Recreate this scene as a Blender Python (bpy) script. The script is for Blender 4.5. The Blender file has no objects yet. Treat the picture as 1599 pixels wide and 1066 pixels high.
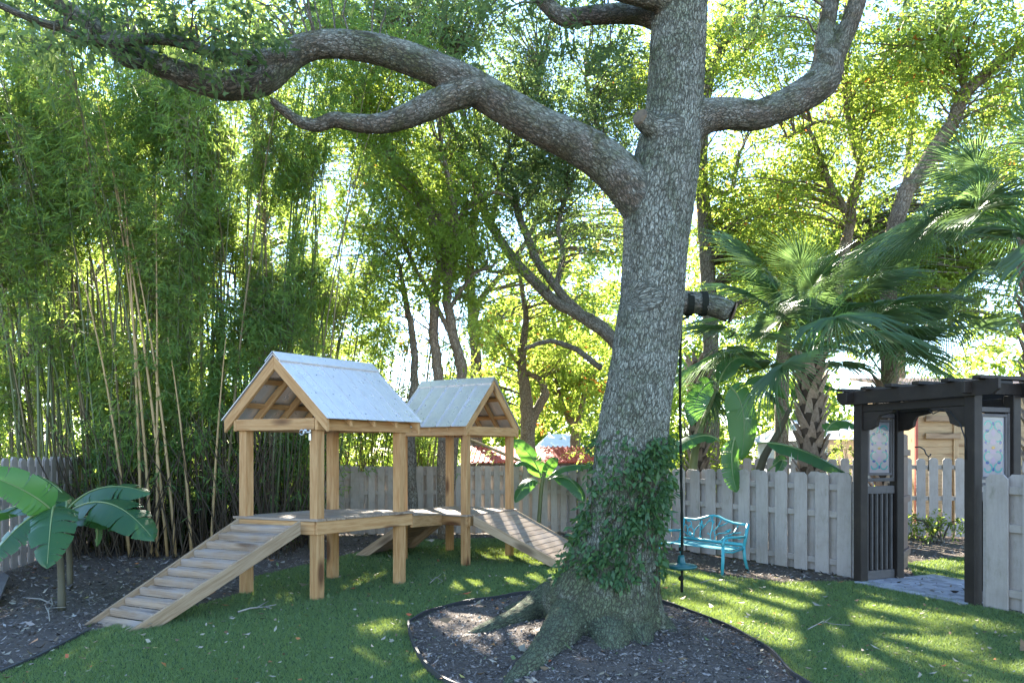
import bpy, bmesh, math, random
import numpy as np
from mathutils import Vector, Matrix, noise as mnoise

SC = bpy.context.scene
COL = SC.collection
random.seed(7)
RNG = np.random.default_rng(11)

# ------------------------------------------------------------------ camera, light, exposure
FPX, CX, HY, CAMZ = 1150.0, 800.0, 706.0, 1.70          # focal length in photo pixels, vanishing point, eye height
cam_d = bpy.data.cameras.new('camera')
cam = bpy.data.objects.new('camera', cam_d); COL.objects.link(cam)
cam.location = (0, 0, CAMZ); cam.rotation_euler = (math.radians(90), 0, 0)
cam_d.sensor_width = 36.0; cam_d.lens = 36.0 * FPX / 1599.0
cam_d.shift_y = (HY - 533.0) / 1599.0
cam_d.clip_start = 0.05; cam_d.clip_end = 900
SC.camera = cam

SUN = Vector((-.252 * math.cos(math.radians(30)), .9677 * math.cos(math.radians(30)), math.sin(math.radians(30)))).normalized()             # direction towards the sun
SUN_EL = math.asin(SUN.z); SUN_AZ = math.atan2(SUN.x, SUN.y)
world = bpy.data.worlds.new('World'); SC.world = world; world.use_nodes = True
wn = world.node_tree.nodes; wl = world.node_tree.links
wn.clear()
wo = wn.new('ShaderNodeOutputWorld'); wb = wn.new('ShaderNodeBackground'); ws = wn.new('ShaderNodeTexSky')
ws.sky_type = 'NISHITA'; ws.sun_disc = False; ws.sun_elevation = SUN_EL; ws.sun_rotation = SUN_AZ
ws.air_density = 1.0; ws.dust_density = 0.0; ws.ozone_density = 2.6; ws.altitude = 400
wb.inputs['Strength'].default_value = 0.095
wl.new(ws.outputs[0], wb.inputs[0]); wl.new(wb.outputs[0], wo.inputs[0])
sun_d = bpy.data.lights.new('sun', 'SUN'); sun_d.energy = 4.8; sun_d.angle = math.radians(0.53); sun_d.color = (1.0, 0.93, 0.80)
sun = bpy.data.objects.new('sun', sun_d); COL.objects.link(sun)
sun.rotation_euler = (-SUN).to_track_quat('-Z', 'Y').to_euler(); sun.location = SUN * 60
SC.view_settings.view_transform = 'Standard'; SC.view_settings.look = 'None'
SC.view_settings.exposure = 3.05; SC.view_settings.gamma = 1.0; SC.view_settings.use_curve_mapping = False
SC.render.engine = 'CYCLES'
cy = SC.cycles
cy.max_bounces = 10; cy.diffuse_bounces = 5; cy.glossy_bounces = 2; cy.transmission_bounces = 6; cy.transparent_max_bounces = 8
cy.caustics_reflective = False; cy.caustics_refractive = False
cy.use_denoising = True; cy.sample_clamp_indirect = 6.0

# ------------------------------------------------------------------ pixel <-> place
def P(x, y, Y): return Vector(((x - CX) * Y / FPX, Y, CAMZ - (y - HY) * Y / FPX))
def G(x, y):
    Y = FPX * CAMZ / (y - HY)
    return Vector(((x - CX) * Y / FPX, Y, 0.0))
def gproj(p):                                            # where the sun drops a point's shadow
    t = p[2] / SUN.z
    return (p[0] - SUN.x * t, p[1] - SUN.y * t)

# ------------------------------------------------------------------ canopy gaps, cut into the foliage so sun lands on chosen spots
_h = np.array([SUN.x, SUN.y]); _h /= np.linalg.norm(_h)
GAP_POLY = [np.array([G(*q)[:2] for q in pl]) for pl in [
    [(1040, 900), (1110, 884), (1340, 905), (1599, 985), (1640, 1062), (1330, 1045), (1230, 1015), (1050, 945)],
    [(1425, 872), (1520, 872), (1520, 912), (1425, 905)]]]
GAP_SPOT = []
for x, y, rx, ry in [(727, 907, 44, 8), (748, 919, 36, 10), (636, 944, 34, 8), (680, 944, 20, 8), (742, 962, 50, 13), (752, 870, 18, 5), (820, 871, 42, 6),
                     (1052, 893, 30, 9), (840, 897, 18, 5), (160, 991, 24, 6), (250, 1028, 14, 6), (125, 1022, 14, 5), (600, 981, 46, 13), (575, 997, 26, 6), (722, 975, 46, 9), (786, 968, 36, 6), (735, 993, 46, 8), (728, 911, 20, 9), (832, 911, 24, 8), (660, 968, 16, 6), (640, 880, 24, 5)]:
    c = G(x, y); ex = abs(G(x + rx, y).x - c.x); ey = abs(G(x, y - ry).y - G(x, y + ry).y) / 2
    GAP_SPOT.append((c.x, c.y, ex, ey))
for p, r in [(P(585, 605, 9.2), .22), (P(545, 600, 9.1), .2), (P(520, 570, 9.2), .2), (P(600, 630, 9.2), .2), (P(470, 590, 8.7), .1), (P(700, 625, 11.8), .75), (P(740, 610, 11.8), .5),
             (P(690, 798, 11.4), .45), (P(760, 800, 11.4), .45), (P(850, 835, 11.4), .45), (P(440, 812, 8.6), .14), (P(600, 800, 9.7), .22), (P(805, 700, 12.1), .25), (P(1258, 430, 12.1), .5), (P(1300, 540, 12.1), .4), (P(1500, 330, 10.4), .5), (P(1560, 230, 10.2), .4), (P(1160, 650, 12.2), .35), (P(835, 725, 14.9), .5), (P(890, 750, 14.8), .4), (P(1310, 665, 11.4), .3), (P(1090, 640, 12.5), .3)]:
    g = gproj(p); GAP_SPOT.append((g[0], g[1], r, r * 1.9))
GAP_FAR = []
for p, r in [(P(420, 330, 13), 1.0), (P(520, 430, 13.5), .65), (P(330, 180, 13), .55), (P(200, 260, 12.6), .8), (P(90, 160, 13), .8), (P(470, 180, 13), .9), (P(560, 560, 16), .8), (P(130, 430, 12.4), .6), (P(1160, 330, 16), .9), (P(760, 120, 15.5), .7)]:
    g = gproj(p); GAP_FAR.append((g[0], g[1], r, r * 1.6, p.y + .7))

def in_poly(px, py, poly):
    ins = np.zeros(len(px), bool); n = len(poly); j = n - 1
    for i in range(n):
        xi, yi = poly[i]; xj, yj = poly[j]
        c = ((yi > py) != (yj > py)) & (px < (xj - xi) * (py - yi) / (yj - yi + 1e-12) + xi)
        ins ^= c; j = i
    return ins

def gap_keep(pts, soft=0.0):
    """False for foliage cut away to let the sun onto a chosen spot."""
    pts = np.asarray(pts); t = pts[:, 2] / SUN.z
    gx = pts[:, 0] - SUN.x * t; gy = pts[:, 1] - SUN.y * t
    u = gx * _h[0] + gy * _h[1]; v = gx * _h[1] - gy * _h[0]
    pat = np.sin(v * 5.3 + 1.2 * np.sin(u * .9 + 1)) + .8 * np.sin(v * 10.1 + u * 1.3 + 2) + .7 * np.sin(u * 2.1 + v * 1.4 + .5) + .5 * np.sin(u * 5.7 - v * 3.1)
    lit = np.zeros(len(pts), bool)
    for pl in GAP_POLY: lit |= in_poly(gx, gy, pl) & (pat > -.8)
    for cx, cyy, rx, ry in GAP_SPOT:
        lit |= ((gx - cx) / rx) ** 2 + ((gy - cyy) / ry) ** 2 < 1 + .5 * np.sin(gx * 17 + gy * 9)
    for cx, cyy, rx, ry, y0 in GAP_FAR:
        lit |= (((gx - cx) / rx) ** 2 + ((gy - cyy) / ry) ** 2 < 1 + .5 * np.sin(gx * 13 + gy * 7)) & (pts[:, 1] > y0)
    return ~lit

# ------------------------------------------------------------------ objects
WM = {}                                                   # world matrix of every thing and part
def _reg(o, name, M, parent):
    COL.objects.link(o)
    if parent is not None:
        o.parent = parent; o.matrix_local = WM[parent.name].inverted() @ M
    else:
        o.matrix_world = M
    WM[o.name] = M.copy()
    return o
def tag(o, label=None, cat=None, group=None, kind=None):
    if label: o['label'] = label
    if cat: o['category'] = cat
    if group: o['group'] = group
    if kind: o['kind'] = kind
    return o
def thing(name, loc, label, cat, group=None):
    o = bpy.data.objects.new(name, None); o.empty_display_size = .2
    _reg(o, name, Matrix.Translation(Vector(loc)), None)
    return tag(o, label, cat, group)
def part(name, me, parent=None, M=None):
    o = bpy.data.objects.new(name, me)
    if M is None: M = WM[parent.name] if parent is not None else Matrix()
    return _reg(o, name, M, parent)

class MB:
    """collects faces in world space; build() links them as one mesh object"""
    def __init__(s): s.v = []; s.f = []; s.mi = []; s.sm = []; s.bark = []
    def add(s, vs, fs, mat=0, smooth=False, bark=None):
        b = len(s.v); s.v += [tuple(q) for q in vs]
        s.bark += (bark if bark is not None else [(0, 0, 0)] * len(vs))
        for f in fs: s.f.append([i + b for i in f]); s.mi.append(mat); s.sm.append(smooth)
    def hexa(s, c, mat=0):                                # c: bottom 4 then top 4 corners
        s.add(c, [(0, 3, 2, 1), (4, 5, 6, 7), (0, 1, 5, 4), (1, 2, 6, 5), (2, 3, 7, 6), (3, 0, 4, 7)], mat)
    def box(s, a, b, mat=0):
        (x0, y0, z0), (x1, y1, z1) = a, b
        s.hexa([(x0, y0, z0), (x1, y0, z0), (x1, y1, z0), (x0, y1, z0), (x0, y0, z1), (x1, y0, z1), (x1, y1, z1), (x0, y1, z1)], mat)
    def slab(s, p, A, B, C, mat=0):
        p, A, B, C = Vector(p), Vector(A), Vector(B), Vector(C)
        s.hexa([p, p + A, p + A + B, p + B, p + C, p + A + C, p + A + B + C, p + B + C], mat)
    def tube(s, pts, rad, n=8, cap=True, mat=0, vs=.4, flat=1.0, smooth=True):
        pts = [Vector(p) for p in pts]; m = len(pts)
        rad = [rad] * m if not hasattr(rad, '__len__') else list(rad)
        T = [(pts[min(i + 1, m - 1)] - pts[max(i - 1, 0)]).normalized() for i in range(m)]
        N = T[0].orthogonal().normalized(); vs_, fs, bk = [], [], []
        L = 0.0
        for i in range(m):
            if i:
                L += (pts[i] - pts[i - 1]).length
                N = (N - T[i] * N.dot(T[i])).normalized()
            B = T[i].cross(N)
            for k in range(n):
                a = 2 * math.pi * k / n
                vs_.append(pts[i] + N * (math.cos(a) * rad[i]) + B * (math.sin(a) * rad[i] * flat))
                bk.append((math.cos(a) * rad[i], math.sin(a) * rad[i], L * vs))
        for i in range(m - 1):
            for k in range(n):
                k2 = (k + 1) % n
                fs.append((i * n + k, i * n + k2, (i + 1) * n + k2, (i + 1) * n + k))
        if cap:
            fs.append(tuple(range(n - 1, -1, -1))); fs.append(tuple((m - 1) * n + k for k in range(n)))
        s.add(vs_, fs, mat, smooth, bk)
    def ball(s, c, r, n=8, m=5, mat=0, sc=(1, 1, 1)):
        c = Vector(c); vs, fs = [], []
        for i in range(m + 1):
            ph = math.pi * i / m
            for k in range(n):
                a = 2 * math.pi * k / n
                vs.append(c + Vector((r * sc[0] * math.sin(ph) * math.cos(a), r * sc[1] * math.sin(ph) * math.sin(a), r * sc[2] * math.cos(ph))))
        for i in range(m):
            for k in range(n): fs.append((i * n + k, (i + 1) * n + k, (i + 1) * n + (k + 1) % n, i * n + (k + 1) % n))
        s.add(vs, fs, mat, True)
    def mesh(s, name, mats, M=Matrix(), bark=False):
        me = bpy.data.meshes.new(name); Mi = M.inverted()
        me.from_pydata([tuple(Mi @ Vector(q)) for q in s.v], [], s.f)
        me.polygons.foreach_set('material_index', s.mi); me.polygons.foreach_set('use_smooth', s.sm)
        for m in (mats if isinstance(mats, (list, tuple)) else [mats]): me.materials.append(m)
        if bark:
            at = me.attributes.new('bark', 'FLOAT_VECTOR', 'POINT'); at.data.foreach_set('vector', np.array(s.bark, 'f4').ravel())
        me.update(); return me
    def build(s, name, mats, parent=None, bark=False, M=None):
        if M is None: M = WM[parent.name] if parent is not None else Matrix()
        return part(name, s.mesh(name, mats, M, bark), parent, M)

def np_mesh(name, V, F4, mat, tint=None, tris=False, smooth=False, origin=None):
    V = np.asarray(V, 'f4'); F4 = np.asarray(F4, 'i4'); k = 3 if tris else 4
    if origin is not None: V = V - np.array(origin, 'f4')
    me = bpy.data.meshes.new(name); nf = len(F4)
    me.vertices.add(len(V)); me.vertices.foreach_set('co', V.ravel())
    me.loops.add(nf * k); me.loops.foreach_set('vertex_index', F4.ravel())
    me.polygons.add(nf); me.polygons.foreach_set('loop_start', np.arange(0, nf * k, k, dtype='i4'))
    me.update(calc_edges=True)
    if smooth: me.polygons.foreach_set('use_smooth', np.ones(nf, bool))
    if tint is not None:
        at = me.attributes.new('tint', 'FLOAT', 'POINT'); at.data.foreach_set('value', np.asarray(tint, 'f4'))
    me.materials.append(mat); return me

_SLAB = {}
def slab(name, p, A, B, C, mat, parent, bev=.004):
    """a board: parallelepiped from corner p with edges A (the length), B, C; shared mesh for alike boards"""
    p, A, B, C = Vector(p), Vector(A), Vector(B), Vector(C)
    X = A.normalized(); Z = A.cross(B).normalized(); Y = Z.cross(X)
    if Z.dot(C) < 0: p = p + C; C = -C
    M = Matrix((X, Y, Z)).transposed().to_4x4(); M.translation = p + (A + B + C) / 2
    R = M.to_3x3().transposed(); a, b, c = R @ A / 2, R @ B / 2, R @ C / 2
    key = tuple(round(t, 3) for q in (a, b, c) for t in q) + (mat.name, bev)
    if key not in _SLAB:
        bm = bmesh.new()
        cs = [-a - b - c, a - b - c, a + b - c, -a + b - c, -a - b + c, a - b + c, a + b + c, -a + b + c]
        vs = [bm.verts.new(q) for q in cs]
        for f in [(0, 3, 2, 1), (4, 5, 6, 7), (0, 1, 5, 4), (1, 2, 6, 5), (2, 3, 7, 6), (3, 0, 4, 7)]: bm.faces.new([vs[i] for i in f])
        if bev: bmesh.ops.bevel(bm, geom=bm.edges[:], offset=bev, segments=1, affect='EDGES', clamp_overlap=True)
        me = bpy.data.meshes.new(name); bm.to_mesh(me); bm.free(); me.materials.append(mat); _SLAB[key] = me
    return part(name, _SLAB[key], parent, M)
def beam(name, p0, p1, w, h, mat, parent, up=(0, 0, 1), bev=.004):
    """board along p0-p1 (centre line), w across, h along up"""
    p0, p1 = Vector(p0), Vector(p1); A = p1 - p0; S = A.cross(Vector(up)).normalized(); U = S.cross(A).normalized()
    return slab(name, p0 - S * w / 2 - U * h / 2, A, S * w, U * h, mat, parent, bev)
def prism(name, poly, depth, mat, parent, bev=.003):
    """a flat polygon of world points extruded by the vector depth; grain along the first edge"""
    poly = [Vector(q) for q in poly]; D = Vector(depth); c = sum(poly, Vector()) / len(poly) + D / 2
    X = (poly[1] - poly[0]).normalized(); Z = D.normalized(); Y = Z.cross(X).normalized(); X = Y.cross(Z)
    M = Matrix((X, Y, Z)).transposed().to_4x4(); M.translation = c; Mi = M.inverted()
    bm = bmesh.new(); lo = [bm.verts.new(Mi @ q) for q in poly]; hi = [bm.verts.new(Mi @ (q + D)) for q in poly]; n = len(poly)
    bm.faces.new(lo[::-1]); bm.faces.new(hi)
    for i in range(n): bm.faces.new((lo[i], lo[(i + 1) % n], hi[(i + 1) % n], hi[i]))
    bmesh.ops.recalc_face_normals(bm, faces=bm.faces[:])
    if bev: bmesh.ops.bevel(bm, geom=bm.edges[:], offset=bev, segments=1, affect='EDGES', clamp_overlap=True)
    me = bpy.data.meshes.new(name); bm.to_mesh(me); bm.free(); me.materials.append(mat)
    return part(name, me, parent, M)

# ------------------------------------------------------------------ materials
class NT:
    def __init__(s, name):
        s.m = bpy.data.materials.new(name); s.m.use_nodes = True; s.t = s.m.node_tree; s.t.nodes.clear()
        s.out = s.n('ShaderNodeOutputMaterial')
    def n(s, typ, **kw):
        nd = s.t.nodes.new(typ)
        for k, v in kw.items():
            if hasattr(nd, k): setattr(nd, k, v)
            else: nd.inputs[k.replace('_', ' ')].default_value = v
        return nd
    def l(s, a, b): s.t.links.new(a, b)
    def ramp(s, fac, stops, interp='LINEAR'):
        r = s.n('ShaderNodeValToRGB'); r.color_ramp.interpolation = interp; e = r.color_ramp.elements
        while len(e) < len(stops): e.new(.5)
        for i, (p, c) in enumerate(stops):
            e[i].position = p; e[i].color = (*c, 1) if len(c) == 3 else c
        s.l(fac, r.inputs[0]); return r.outputs[0]
    def noise(s, vec, scale, detail=4, rough=.55, out=0, dist=0):
        n = s.n('ShaderNodeTexNoise'); n.inputs['Scale'].default_value = scale; n.inputs['Detail'].default_value = detail
        n.inputs['Roughness'].default_value = rough; n.inputs['Distortion'].default_value = dist
        if vec is not None: s.l(vec, n.inputs['Vector'])
        return n.outputs[out]
    def math(s, op, a, b=None, clamp=False):
        m = s.n('ShaderNodeMath'); m.operation = op; m.use_clamp = clamp
        for i, q in enumerate((a, b)):
            if q is None: continue
            if isinstance(q, (int, float)): m.inputs[i].default_value = q
            else: s.l(q, m.inputs[i])
        return m.outputs[0]
    def mix(s, fac, a, b, blend='MIX'):
        m = s.n('ShaderNodeMix'); m.data_type = 'RGBA'; m.blend_type = blend
        for i, q in ((0, fac), (6, a), (7, b)):
            if isinstance(q, (int, float)): m.inputs[i].default_value = q
            elif isinstance(q, tuple): m.inputs[i].default_value = (*q, 1)
            else: s.l(q, m.inputs[i])
        return m.outputs[2]
    def mapv(s, vec, scale=(1, 1, 1), loc=None, rot=None):
        m = s.n('ShaderNodeMapping'); m.inputs['Scale'].default_value = scale
        if rot: m.inputs['Rotation'].default_value = rot
        s.l(vec, m.inputs['Vector'])
        if loc is not None: s.l(loc, m.inputs['Location'])
        return m.outputs[0]
    def bump(s, h, strength=.5, dist=.01):
        b = s.n('ShaderNodeBump'); b.inputs['Strength'].default_value = strength; b.inputs['Distance'].default_value = dist
        s.l(h, b.inputs['Height']); return b.outputs[0]
    def bsdf(s, col, rough=.7, normal=None, spec=.3, metal=0):
        b = s.n('ShaderNodeBsdfPrincipled')
        if isinstance(col, tuple): b.inputs['Base Color'].default_value = (*col, 1)
        else: s.l(col, b.inputs['Base Color'])
        if isinstance(rough, (int, float)): b.inputs['Roughness'].default_value = rough
        else: s.l(rough, b.inputs['Roughness'])
        b.inputs['Specular IOR Level'].default_value = spec; b.inputs['Metallic'].default_value = metal
        if normal is not None: s.l(normal, b.inputs['Normal'])
        return b.outputs[0]
    def done(s, sh): s.l(sh, s.out.inputs[0]); return s.m
    def obj(s): return s.n('ShaderNodeTexCoord').outputs['Object']
    def pos(s): return s.n('ShaderNodeNewGeometry').outputs['Position']
    def rnd(s):
        r = s.n('ShaderNodeObjectInfo').outputs['Random']
        c = s.n('ShaderNodeCombineXYZ'); k = s.math('MULTIPLY', r, 37.0)
        s.l(k, c.inputs[0]); s.l(s.math('MULTIPLY', r, 91.0), c.inputs[1]); s.l(s.math('MULTIPLY', r, 53.0), c.inputs[2])
        return r, c.outputs[0]

def wood(name, light, dark, knot, along='X', rough=.75, var=.25, grain=14, weather=None):
    t = NT(name); r, off = t.rnd()
    sc = {'X': (1.2, grain, grain), 'Z': (grain, grain, 1.2)}[along]
    v = t.mapv(t.obj(), sc, off)
    n1 = t.noise(v, 2.2, 6, .6, dist=.6); n2 = t.noise(v, 9, 3)
    col = t.mix(t.ramp(n1, [(.38, (0, 0, 0)), (.60, (1, 1, 1))]), dark, light)
    col = t.mix(t.math('MULTIPLY', n2, .35), col, tuple(c * .6 for c in dark))
    kv = t.mapv(t.obj(), {'X': (2.0, 7, 7), 'Z': (7, 7, 2.0)}[along], off)
    vo = t.n('ShaderNodeTexVoronoi'); vo.inputs['Scale'].default_value = .55; t.l(kv, vo.inputs['Vector'])
    kf = t.ramp(vo.outputs['Distance'], [(.13, (1, 1, 1)), (.25, (0, 0, 0))])
    col = t.mix(t.math('MULTIPLY', kf, .92), col, knot)
    br = t.n('ShaderNodeHueSaturation'); t.l(col, br.inputs['Color'])
    t.l(t.math('ADD', t.math('MULTIPLY', r, var), 1 - var / 2), br.inputs['Value']); col = br.outputs[0]
    if weather:
        w = t.noise(t.mapv(t.pos(), (1, 1, 1)), 2.3, 5, .65)
        col = t.mix(t.ramp(w, [(.45, (0, 0, 0)), (.7, (.8, .8, .8))]), col, weather)
    return t.done(t.bsdf(col, rough, t.bump(n1, .35, .004), .25))

def paint(name, col, dirt, rough=.6, along='Z', var=.14, scale=3.0):
    t = NT(name); r, off = t.rnd(); o = t.obj()
    n = t.noise(t.mapv(o, (9, 9, 1.1) if along == 'Z' else (1.1, 9, 9), off), 3, 5, .6)
    d = t.noise(t.mapv(o, (1, 1, 1), off), scale, 6, .7)
    c = t.mix(t.ramp(d, [(.45, (0, 0, 0)), (.8, (1, 1, 1))]), col, dirt)
    c = t.mix(t.math('MULTIPLY', t.ramp(n, [(.45, (0, 0, 0)), (.75, (1, 1, 1))]), .45), c, tuple(q * .62 for q in col))
    al = t.noise(t.mapv(o, (2.2, 2.2, .8), off), 4.5, 6, .75); c = t.mix(t.ramp(al, [(.56, (0, 0, 0)), (.74, (.55, .55, .55))]), c, tuple(q * w for q, w in zip(dirt, (.52, .60, .42))))
    sc_ = t.noise(t.mapv(o, (30, 30, 3), off), 6, 3, .5); c = t.mix(t.ramp(sc_, [(.68, (0, 0, 0)), (.74, (.5, .5, .5))]), c, tuple(q * .45 for q in dirt))
    h = t.n('ShaderNodeHueSaturation'); t.l(c, h.inputs['Color']); t.l(t.math('ADD', t.math('MULTIPLY', r, var), 1 - var / 2), h.inputs['Value'])
    return t.done(t.bsdf(h.outputs[0], rough, t.bump(n, .25, .003), .3))

def plain(name, col, rough=.5, metal=0, spec=.4, vary=.2, scale=12):
    t = NT(name); n = t.noise(t.obj(), scale, 4)
    c = t.mix(t.math('MULTIPLY', n, vary * 2), col, tuple(q * .5 for q in col))
    return t.done(t.bsdf(c, rough, t.bump(n, .1, .002), spec, metal))

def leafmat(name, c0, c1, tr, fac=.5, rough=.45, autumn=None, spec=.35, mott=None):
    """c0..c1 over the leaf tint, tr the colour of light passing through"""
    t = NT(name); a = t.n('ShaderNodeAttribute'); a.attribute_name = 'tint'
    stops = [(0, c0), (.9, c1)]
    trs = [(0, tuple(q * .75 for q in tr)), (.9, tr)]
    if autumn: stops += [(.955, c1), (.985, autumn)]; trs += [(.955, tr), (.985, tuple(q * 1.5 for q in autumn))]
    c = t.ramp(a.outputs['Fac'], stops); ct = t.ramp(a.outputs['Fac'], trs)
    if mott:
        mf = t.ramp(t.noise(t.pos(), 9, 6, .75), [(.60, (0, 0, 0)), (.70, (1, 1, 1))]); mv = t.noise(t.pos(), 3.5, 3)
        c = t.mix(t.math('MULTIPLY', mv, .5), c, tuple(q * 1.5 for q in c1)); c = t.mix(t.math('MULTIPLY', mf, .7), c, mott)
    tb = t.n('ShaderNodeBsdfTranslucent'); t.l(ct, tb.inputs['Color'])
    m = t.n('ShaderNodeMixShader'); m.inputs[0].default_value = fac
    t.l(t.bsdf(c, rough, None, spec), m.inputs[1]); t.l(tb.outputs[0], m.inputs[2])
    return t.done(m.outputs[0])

def barkmat(name, plate, crack, scale=26, moss=.35, lichen=.4, mosscol=(.085, .11, .03), lich=(.50, .52, .46), bumpd=.02):
    """furrowed bark on the tube coordinates: long broken plates, lichen crust, moss"""
    t = NT(name); a = t.n('ShaderNodeAttribute'); a.attribute_name = 'bark'; bv = a.outputs['Vector']
    wob = t.n('ShaderNodeVectorMath'); wob.operation = 'ADD'; t.l(bv, wob.inputs[0])
    sc = t.n('ShaderNodeVectorMath'); sc.operation = 'SCALE'; sc.inputs['Scale'].default_value = .075
    t.l(t.noise(bv, 11, 5, .65, out=1), sc.inputs[0]); t.l(sc.outputs[0], wob.inputs[1])
    vo = t.n('ShaderNodeTexVoronoi'); vo.feature = 'DISTANCE_TO_EDGE'; vo.inputs['Scale'].default_value = scale; t.l(wob.outputs[0], vo.inputs['Vector'])
    v2 = t.n('ShaderNodeTexVoronoi'); v2.inputs['Scale'].default_value = scale; t.l(wob.outputs[0], v2.inputs['Vector'])
    vf = t.n('ShaderNodeTexVoronoi'); vf.feature = 'DISTANCE_TO_EDGE'; vf.inputs['Scale'].default_value = scale * 2.3; t.l(wob.outputs[0], vf.inputs['Vector'])
    fine = t.noise(bv, scale * 4, 6, .7); broad = t.noise(bv, scale * .35, 4, .6)
    d = t.ramp(t.math('SUBTRACT', vo.outputs['Distance'], t.math('MULTIPLY', t.math('SUBTRACT', broad, .5), .16)), [(.0, (0, 0, 0)), (.13, (1, 1, 1))])
    df = t.ramp(vf.outputs['Distance'], [(.0, (.25, .25, .25)), (.12, (1, 1, 1))])
    d = t.math('MULTIPLY', d, df)
    pl = t.mix(v2.outputs['Color'], plate, tuple(q * .72 for q in plate))
    pl = t.mix(t.math('MULTIPLY', fine, .8), pl, tuple(q * .62 for q in plate))
    la = t.n('ShaderNodeAttribute'); la.attribute_name = 'limb'
    pl = t.mix(la.outputs['Fac'], pl, t.mix(fine, (.17, .13, .10), (.28, .215, .165)))
    pos = t.pos()
    ln = t.noise(pos, 3.2, 6, .7); lf = t.math('MULTIPLY', t.ramp(ln, [(.46, (0, 0, 0)), (.60, (1, 1, 1))]), t.ramp(fine, [(.40, (0, 0, 0)), (.6, (1, 1, 1))]))
    mn = t.noise(pos, 2.1, 6, .72, dist=.5)
    gn = t.n('ShaderNodeNewGeometry'); sx = t.n('ShaderNodeSeparateXYZ'); t.l(gn.outputs['Normal'], sx.inputs[0])
    lt = t.math('MULTIPLY', la.outputs['Fac'], t.math('ADD', t.math('MULTIPLY', sx.outputs[2], 1.1), .35, True))
    lbig = t.ramp(t.noise(pos, 5.5, 5, .72, dist=.6), [(.44, (0, 0, 0)), (.53, (1, 1, 1))])
    pl = t.mix(t.math('MULTIPLY', lf, lichen), pl, lich); lcr = t.math('MULTIPLY', lbig, lt)
    speck = t.ramp(t.noise(pos, 42, 3, .6), [(.60, (0, 0, 0)), (.66, (1, 1, 1))]); pl = t.mix(t.math('MULTIPLY', speck, .55), pl, (.58, .60, .57))
    up = t.math('MULTIPLY', t.math('ADD', sx.outputs[2], .10), .8, True)
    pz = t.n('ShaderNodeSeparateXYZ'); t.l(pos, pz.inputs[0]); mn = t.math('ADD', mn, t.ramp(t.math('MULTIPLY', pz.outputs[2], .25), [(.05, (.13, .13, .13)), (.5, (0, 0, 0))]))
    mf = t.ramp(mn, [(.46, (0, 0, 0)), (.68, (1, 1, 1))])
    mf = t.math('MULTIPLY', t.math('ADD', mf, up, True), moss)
    col = t.mix(mf, pl, mosscol)
    col = t.mix(d, tuple(q for q in crack), col)
    col = t.mix(t.math('MULTIPLY', lcr, t.math('ADD', t.math('MULTIPLY', d, .35), .22)), col, (.46, .48, .43))
    h = t.math('ADD', t.math('MULTIPLY', d, .8), t.math('MULTIPLY', fine, .35))
    return t.done(t.bsdf(col, .92, t.bump(h, .8, bumpd), .12))

PINE = wood('fresh_pine', (.57, .335, .155), (.43, .22, .088), (.11, .045, .02))
PINE_GREY = wood('weathered_pine', (.40, .285, .185), (.28, .185, .11), (.12, .08, .05), grain=16)
DECKW = wood('deck_pine', (.38, .28, .20), (.26, .18, .125), (.11, .065, .04), grain=16, weather=(.29, .245, .22))
FENCE = paint('fence_paint', (.385, .33, .30), (.28, .235, .20))
FENCE2 = paint('fence_paint_warm', (.40, .33, .265), (.28, .23, .17))
FENCEX = paint('fence_rail_paint', (.355, .305, .275), (.26, .22, .185), along='X')
DARKW = paint('dark_stained_wood', (.024, .017, .014), (.048, .036, .029), .6, along='X', var=.3)
GREYW = paint('worn_grey_brown_wood', (.12, .105, .10), (.07, .06, .055), .7, along='X', var=.3)
t = NT('galvalume'); o_ = t.obj()
sp = t.n('ShaderNodeTexVoronoi'); sp.inputs['Scale'].default_value = 55; t.l(o_, sp.inputs['Vector'])
st = t.noise(t.mapv(t.pos(), (3, 3, 1.2)), 3.2, 5, .65)
c = t.mix(t.math('MULTIPLY', sp.outputs['Color'], .2), (.76, .725, .72), (.66, .63, .62)); c = t.mix(t.ramp(st, [(.48, (0, 0, 0)), (.72, (.45, .45, .45))]), c, (.56, .53, .51))
METAL = t.done(t.bsdf(c, t.math('ADD', t.math('MULTIPLY', st, .25), .18), t.bump(t.noise(t.pos(), 7, 3), .12, .01), .5, .6))
STEEL = plain('zinc_steel', (.55, .57, .60), .3, .9)
TEAL = plain('turquoise_paint', (.055, .34, .39), .42, 0, .5, .18, 16)
TEALD = plain('teal_plastic', (.008, .085, .085), .35, 0, .5, .1)
ROPE = plain('dark_rope', (.022, .024, .018), .9, 0, .1, .3, 60)
BLACKM = plain('black_metal', (.02, .02, .022), .45, .3)
EDGEP = plain('edging_plastic', (.05, .048, .05), .6, 0, .3, .3)
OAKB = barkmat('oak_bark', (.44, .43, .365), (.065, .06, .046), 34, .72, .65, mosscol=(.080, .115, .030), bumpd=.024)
TREEB = barkmat('grey_bark', (.33, .28, .22), (.09, .07, .05), 22, .3, .3)
TREEW = barkmat('warm_bark', (.42, .31, .21), (.12, .085, .06), 22, .15, .3)
# ================================================================== GROUND
def poly_sheet(name, pts, z, mat, kind='structure', grid=0.0):
    bm = bmesh.new(); vs = [bm.verts.new((p[0], p[1], z)) for p in pts]; f = bm.faces.new(vs)
    if f.normal.z < 0: f.normal_flip()
    bmesh.ops.triangulate(bm, faces=[f])
    me = bpy.data.meshes.new(name); bm.to_mesh(me); bm.free(); me.materials.append(mat)
    o = part(name, me); o['kind'] = kind; return o

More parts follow.
